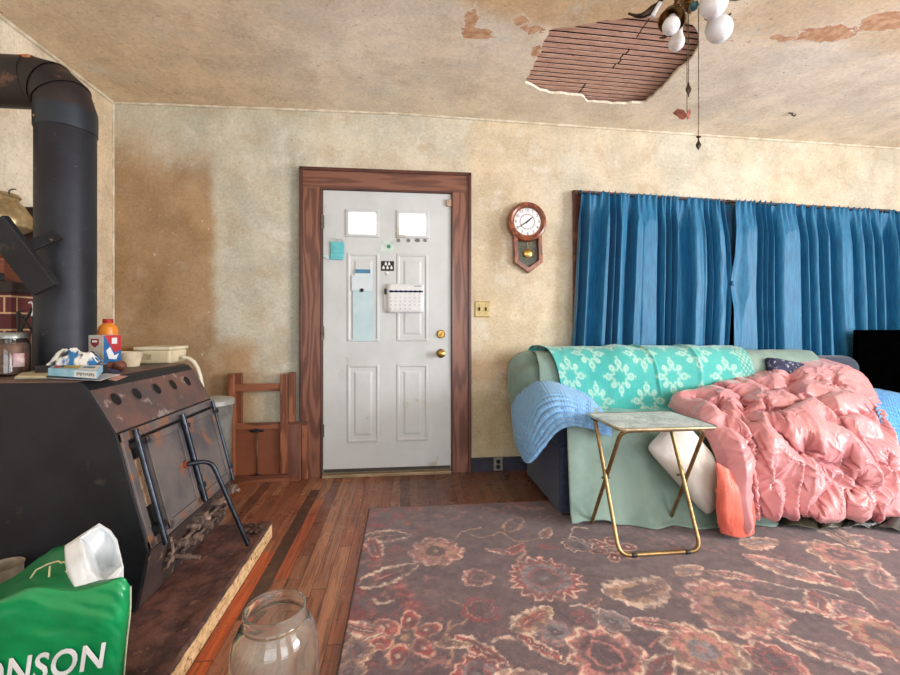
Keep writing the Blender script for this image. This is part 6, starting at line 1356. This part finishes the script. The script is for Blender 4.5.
for (bu, bv, bd, br_, su, sv, sd, cup, ell) in ((671, 26, 1.50, .029, 674, 4, 1.56, True, 1.0), (676.5, 43, 1.72, .030, 680, 22, 1.70, False, 1.0), (713.5, 4, 1.46, .043, 703, -20, 1.55, False, 1.18), (719, 29, 1.56, .044, 708, 12, 1.60, False, 1.12)):
    b3 = AtD(bu, bv, bd); s3 = AtD(su, sv, sd); d = Vector(b3 - s3).normalized(); q = d.to_track_quat('Z', 'Y').to_matrix()
    base_ = Vector(b3) - d * (br_ * 1.9); armp = [(lx, ly, hub + .05), tuple(np.array((lx, ly, hub + .05)) * .5 + np.array(s3) * .5 + np.array((0, 0, .05))), tuple(base_ - d * .035)]
    arm_ = MB(); arm_.tube(fillet(armp, .08, 8), .007, 10); ar = obj('arm', arm_, m_ant, lt)
    mb = MB(); pr_ = [(0, -.045), (.014, -.045), (.016, -.012), (.020, 0), (.018, .004), (0, .004)] if not cup else [(0, -.05), (.014, -.05), (.02, -.04), (.036, -.01), (.043, .018), (.045, .020), (.041, .019), (.032, -.006), (0, -.01)]
    mb.lathe(pr_, base_, 24, q); obj('socket', mb, m_ant if cup or su < 690 else m_dkb, ar)
    mb = MB(); L = br_ * 1.9
    mb.lathe([(0, 0.0), (.013, 0.0), (.0145, L * .22), (br_ * .62, L * .48), (br_ * .93, L * .75), (br_, L), (br_ * .94, L + br_ * .36 * ell), (br_ * .72, L + br_ * .70 * ell), (br_ * .4, L + br_ * .92 * ell), (0, L + br_ * ell)], base_, 32, q); obj('bulb', mb, m_bulb, ar)
    if not cup and su < 690:
        mb = MB(); mb.lathe([(.0145, .004), (.015, L * .3), (br_ * .60, L * .52), (br_ * .58, L * .55)], base_, 24, q); obj('bulb_collar', mb, M('grey_ceramic', (168, 166, 156), (150, 148, 138)), ar)
for a, tw in ((2.7, .3), (3.5, -.2), (.25, .2), (-.35, 0), (1.5, .1), (4.7, 0)):
    L = .17; pts = [(lx + L * k * math.cos(a), ly + L * k * math.sin(a), hub + .035 + .028 * math.sin(k * 5) - .02 * k) for k in np.linspace(.15, 1.25, 14)]
    mb = MB(); mb.tube(pts, .006, 8, radii=[.004 + .011 * math.sin(PI * k) ** 2 * (1 if k > .5 else .35) for k in np.linspace(.05, .98, 14)]); obj('leaf_scroll', mb, m_dkb, lt)
w0, w1 = AtD(660, 3, 1.62), AtD(652, 17, 1.62)
mb = MB(); mb.tube([w0, w1], .008, 12); obj('candle_sleeve', mb, m_paper, lt)
mb = MB(); mb.tube([AtD(649, 19, 1.62), AtD(642, 29, 1.60), AtD(637, 37, 1.58)], .0025, 8); obj('hook', mb, m_dkb, lt)
mb = MB(); mb.ball(AtD(694, 6, 1.52), .016, seg=16, rings=10); obj('glass_drop', mb, M('blue_green_glass', (60, 110, 120), (40, 80, 96), rough=.15), lt)
def chain(u0, v0, u1, v1, d):
    a, b = AtD(u0, v0, d), AtD(u1, v1, d); b = np.array((a[0], a[1], b[2])); mb = MB(); mb.tube([a, b], .0014, 6)
    n = int(np.linalg.norm(b - a) / .03)
    for k in range(n): mb.ball(a + (b - a) * (k + .5) / n, .0024, seg=6, rings=4)
    return obj('pull_chain', mb, m_hinge, lt), b
c1, e1 = chain(688.5, 8, 689, 83, 1.58)
mb = MB(); mb.lathe([(0, .018), (.003, .016), (.004, .006), (.012, -.008), (.009, -.018), (.003, -.028), (.003, -.036), (0, -.038)], e1 + np.array((0, 0, -.014)), 10, Matrix.Diagonal((1, .5, 1)).to_3x3()); obj('fob', mb, m_dkb, c1)
c2, e2 = chain(687, 10, 687, 111, 1.60)
mb = MB()
for sg in (-1, .45):
    pts = [(0, .0), (.012 * sg, .018), (.032 * sg, .024), (.046 * sg, .010), (.030 * sg, -.004), (.022 * sg, -.014), (.010 * sg, -.018), (0, -.010)]
    mb.prism(pts, lambda a, b, d: tuple(e2 + np.array((a, d + abs(a) * .3, b - .012))), 0, .003)
bf = obj('butterfly_fob', mb, M('orange_brown_wings', (150, 74, 50), (92, 46, 36), 60, .5, c3=(40, 28, 26), s3=80), c2, smooth=False)
c3, e3 = chain(698.5, 8, 699.5, 136, 1.57)
mb = MB(); mb.lathe([(0, .016), (.009, .013), (.010, .010), (.003, .006), (.003, -.004), (.011, -.018), (.009, -.026), (.002, -.036), (0, -.038)], e3 + np.array((0, 0, -.014)), 10, Matrix.Diagonal((1, .5, 1)).to_3x3()); obj('fob', mb, m_dkb, c3)
h0 = AtZ(792, 112, 2.56)
mb = MB(); hz_ = float(cz(h0[0])); mb.tube([(h0[0], h0[1], hz_ + .002), (h0[0], h0[1], hz_ - .015), (h0[0] + .02, h0[1], hz_ - .022), (h0[0] + .028, h0[1], hz_ - .012)], .005, 8); mb.tube([(h0[0] - .022, h0[1], hz_ - .003), (h0[0] + .01, h0[1], hz_ - .006)], .005, 8)
tag(obj('ceiling_hook', mb, m_dkb), 'small dark hook screwed into the ceiling above the curtain', 'hook')
# ================================================================== LIGHT AND CAMERA
W = bpy.data.worlds.new('World'); sc.world = W; W.use_nodes = True
W.node_tree.nodes['Background'].inputs[0].default_value = (.86, .93, 1.0, 1); W.node_tree.nodes['Background'].inputs[1].default_value = 1.0
def daylight(name, loc, rot, sx, sy, power, col):
    L = bpy.data.lights.new(name, 'AREA'); L.shape = 'RECTANGLE'; L.size = sx; L.size_y = sy; L.energy = power; L.color = col
    o = bpy.data.objects.new(name, L); COL.objects.link(o); o.location = loc; o.rotation_euler = rot; return o
daylight('window_daylight', (XR - .02, -3.5, 1.45), (0, PI / 2, 0), 1.5, 1.8, 250, (.97, .98, 1.0))
daylight('window_daylight', (.1, YF + .02, 1.38), (PI / 2, 0, 0), 2.0, 1.75, 40, (.88, .94, 1.0))
daylight('window_daylight', (3.0, YF + .02, 1.38), (PI / 2, 0, 0), 2.0, 1.75, 65, (.90, .95, 1.0))
cam = bpy.data.cameras.new('camera'); co = bpy.data.objects.new('camera', cam); COL.objects.link(co); sc.camera = co
co.location = tuple(CAM); co.rotation_euler = (PI / 2, 0, -TH); cam.sensor_fit = 'HORIZONTAL'; cam.sensor_width = 36; cam.lens = FPX / 900 * 36; cam.shift_y = -(337.5 - HZ) / 900; cam.clip_start = .02
vs_ = sc.view_settings; vs_.view_transform = 'Standard'; vs_.look = 'None'; vs_.gamma = 1; vs_.use_curve_mapping = False; vs_.exposure = 0.2
sc.cycles.use_denoising = True; sc.cycles.max_bounces = 10; sc.cycles.diffuse_bounces = 6; sc.cycles.transmission_bounces = 8; sc.cycles.sample_clamp_indirect = 8
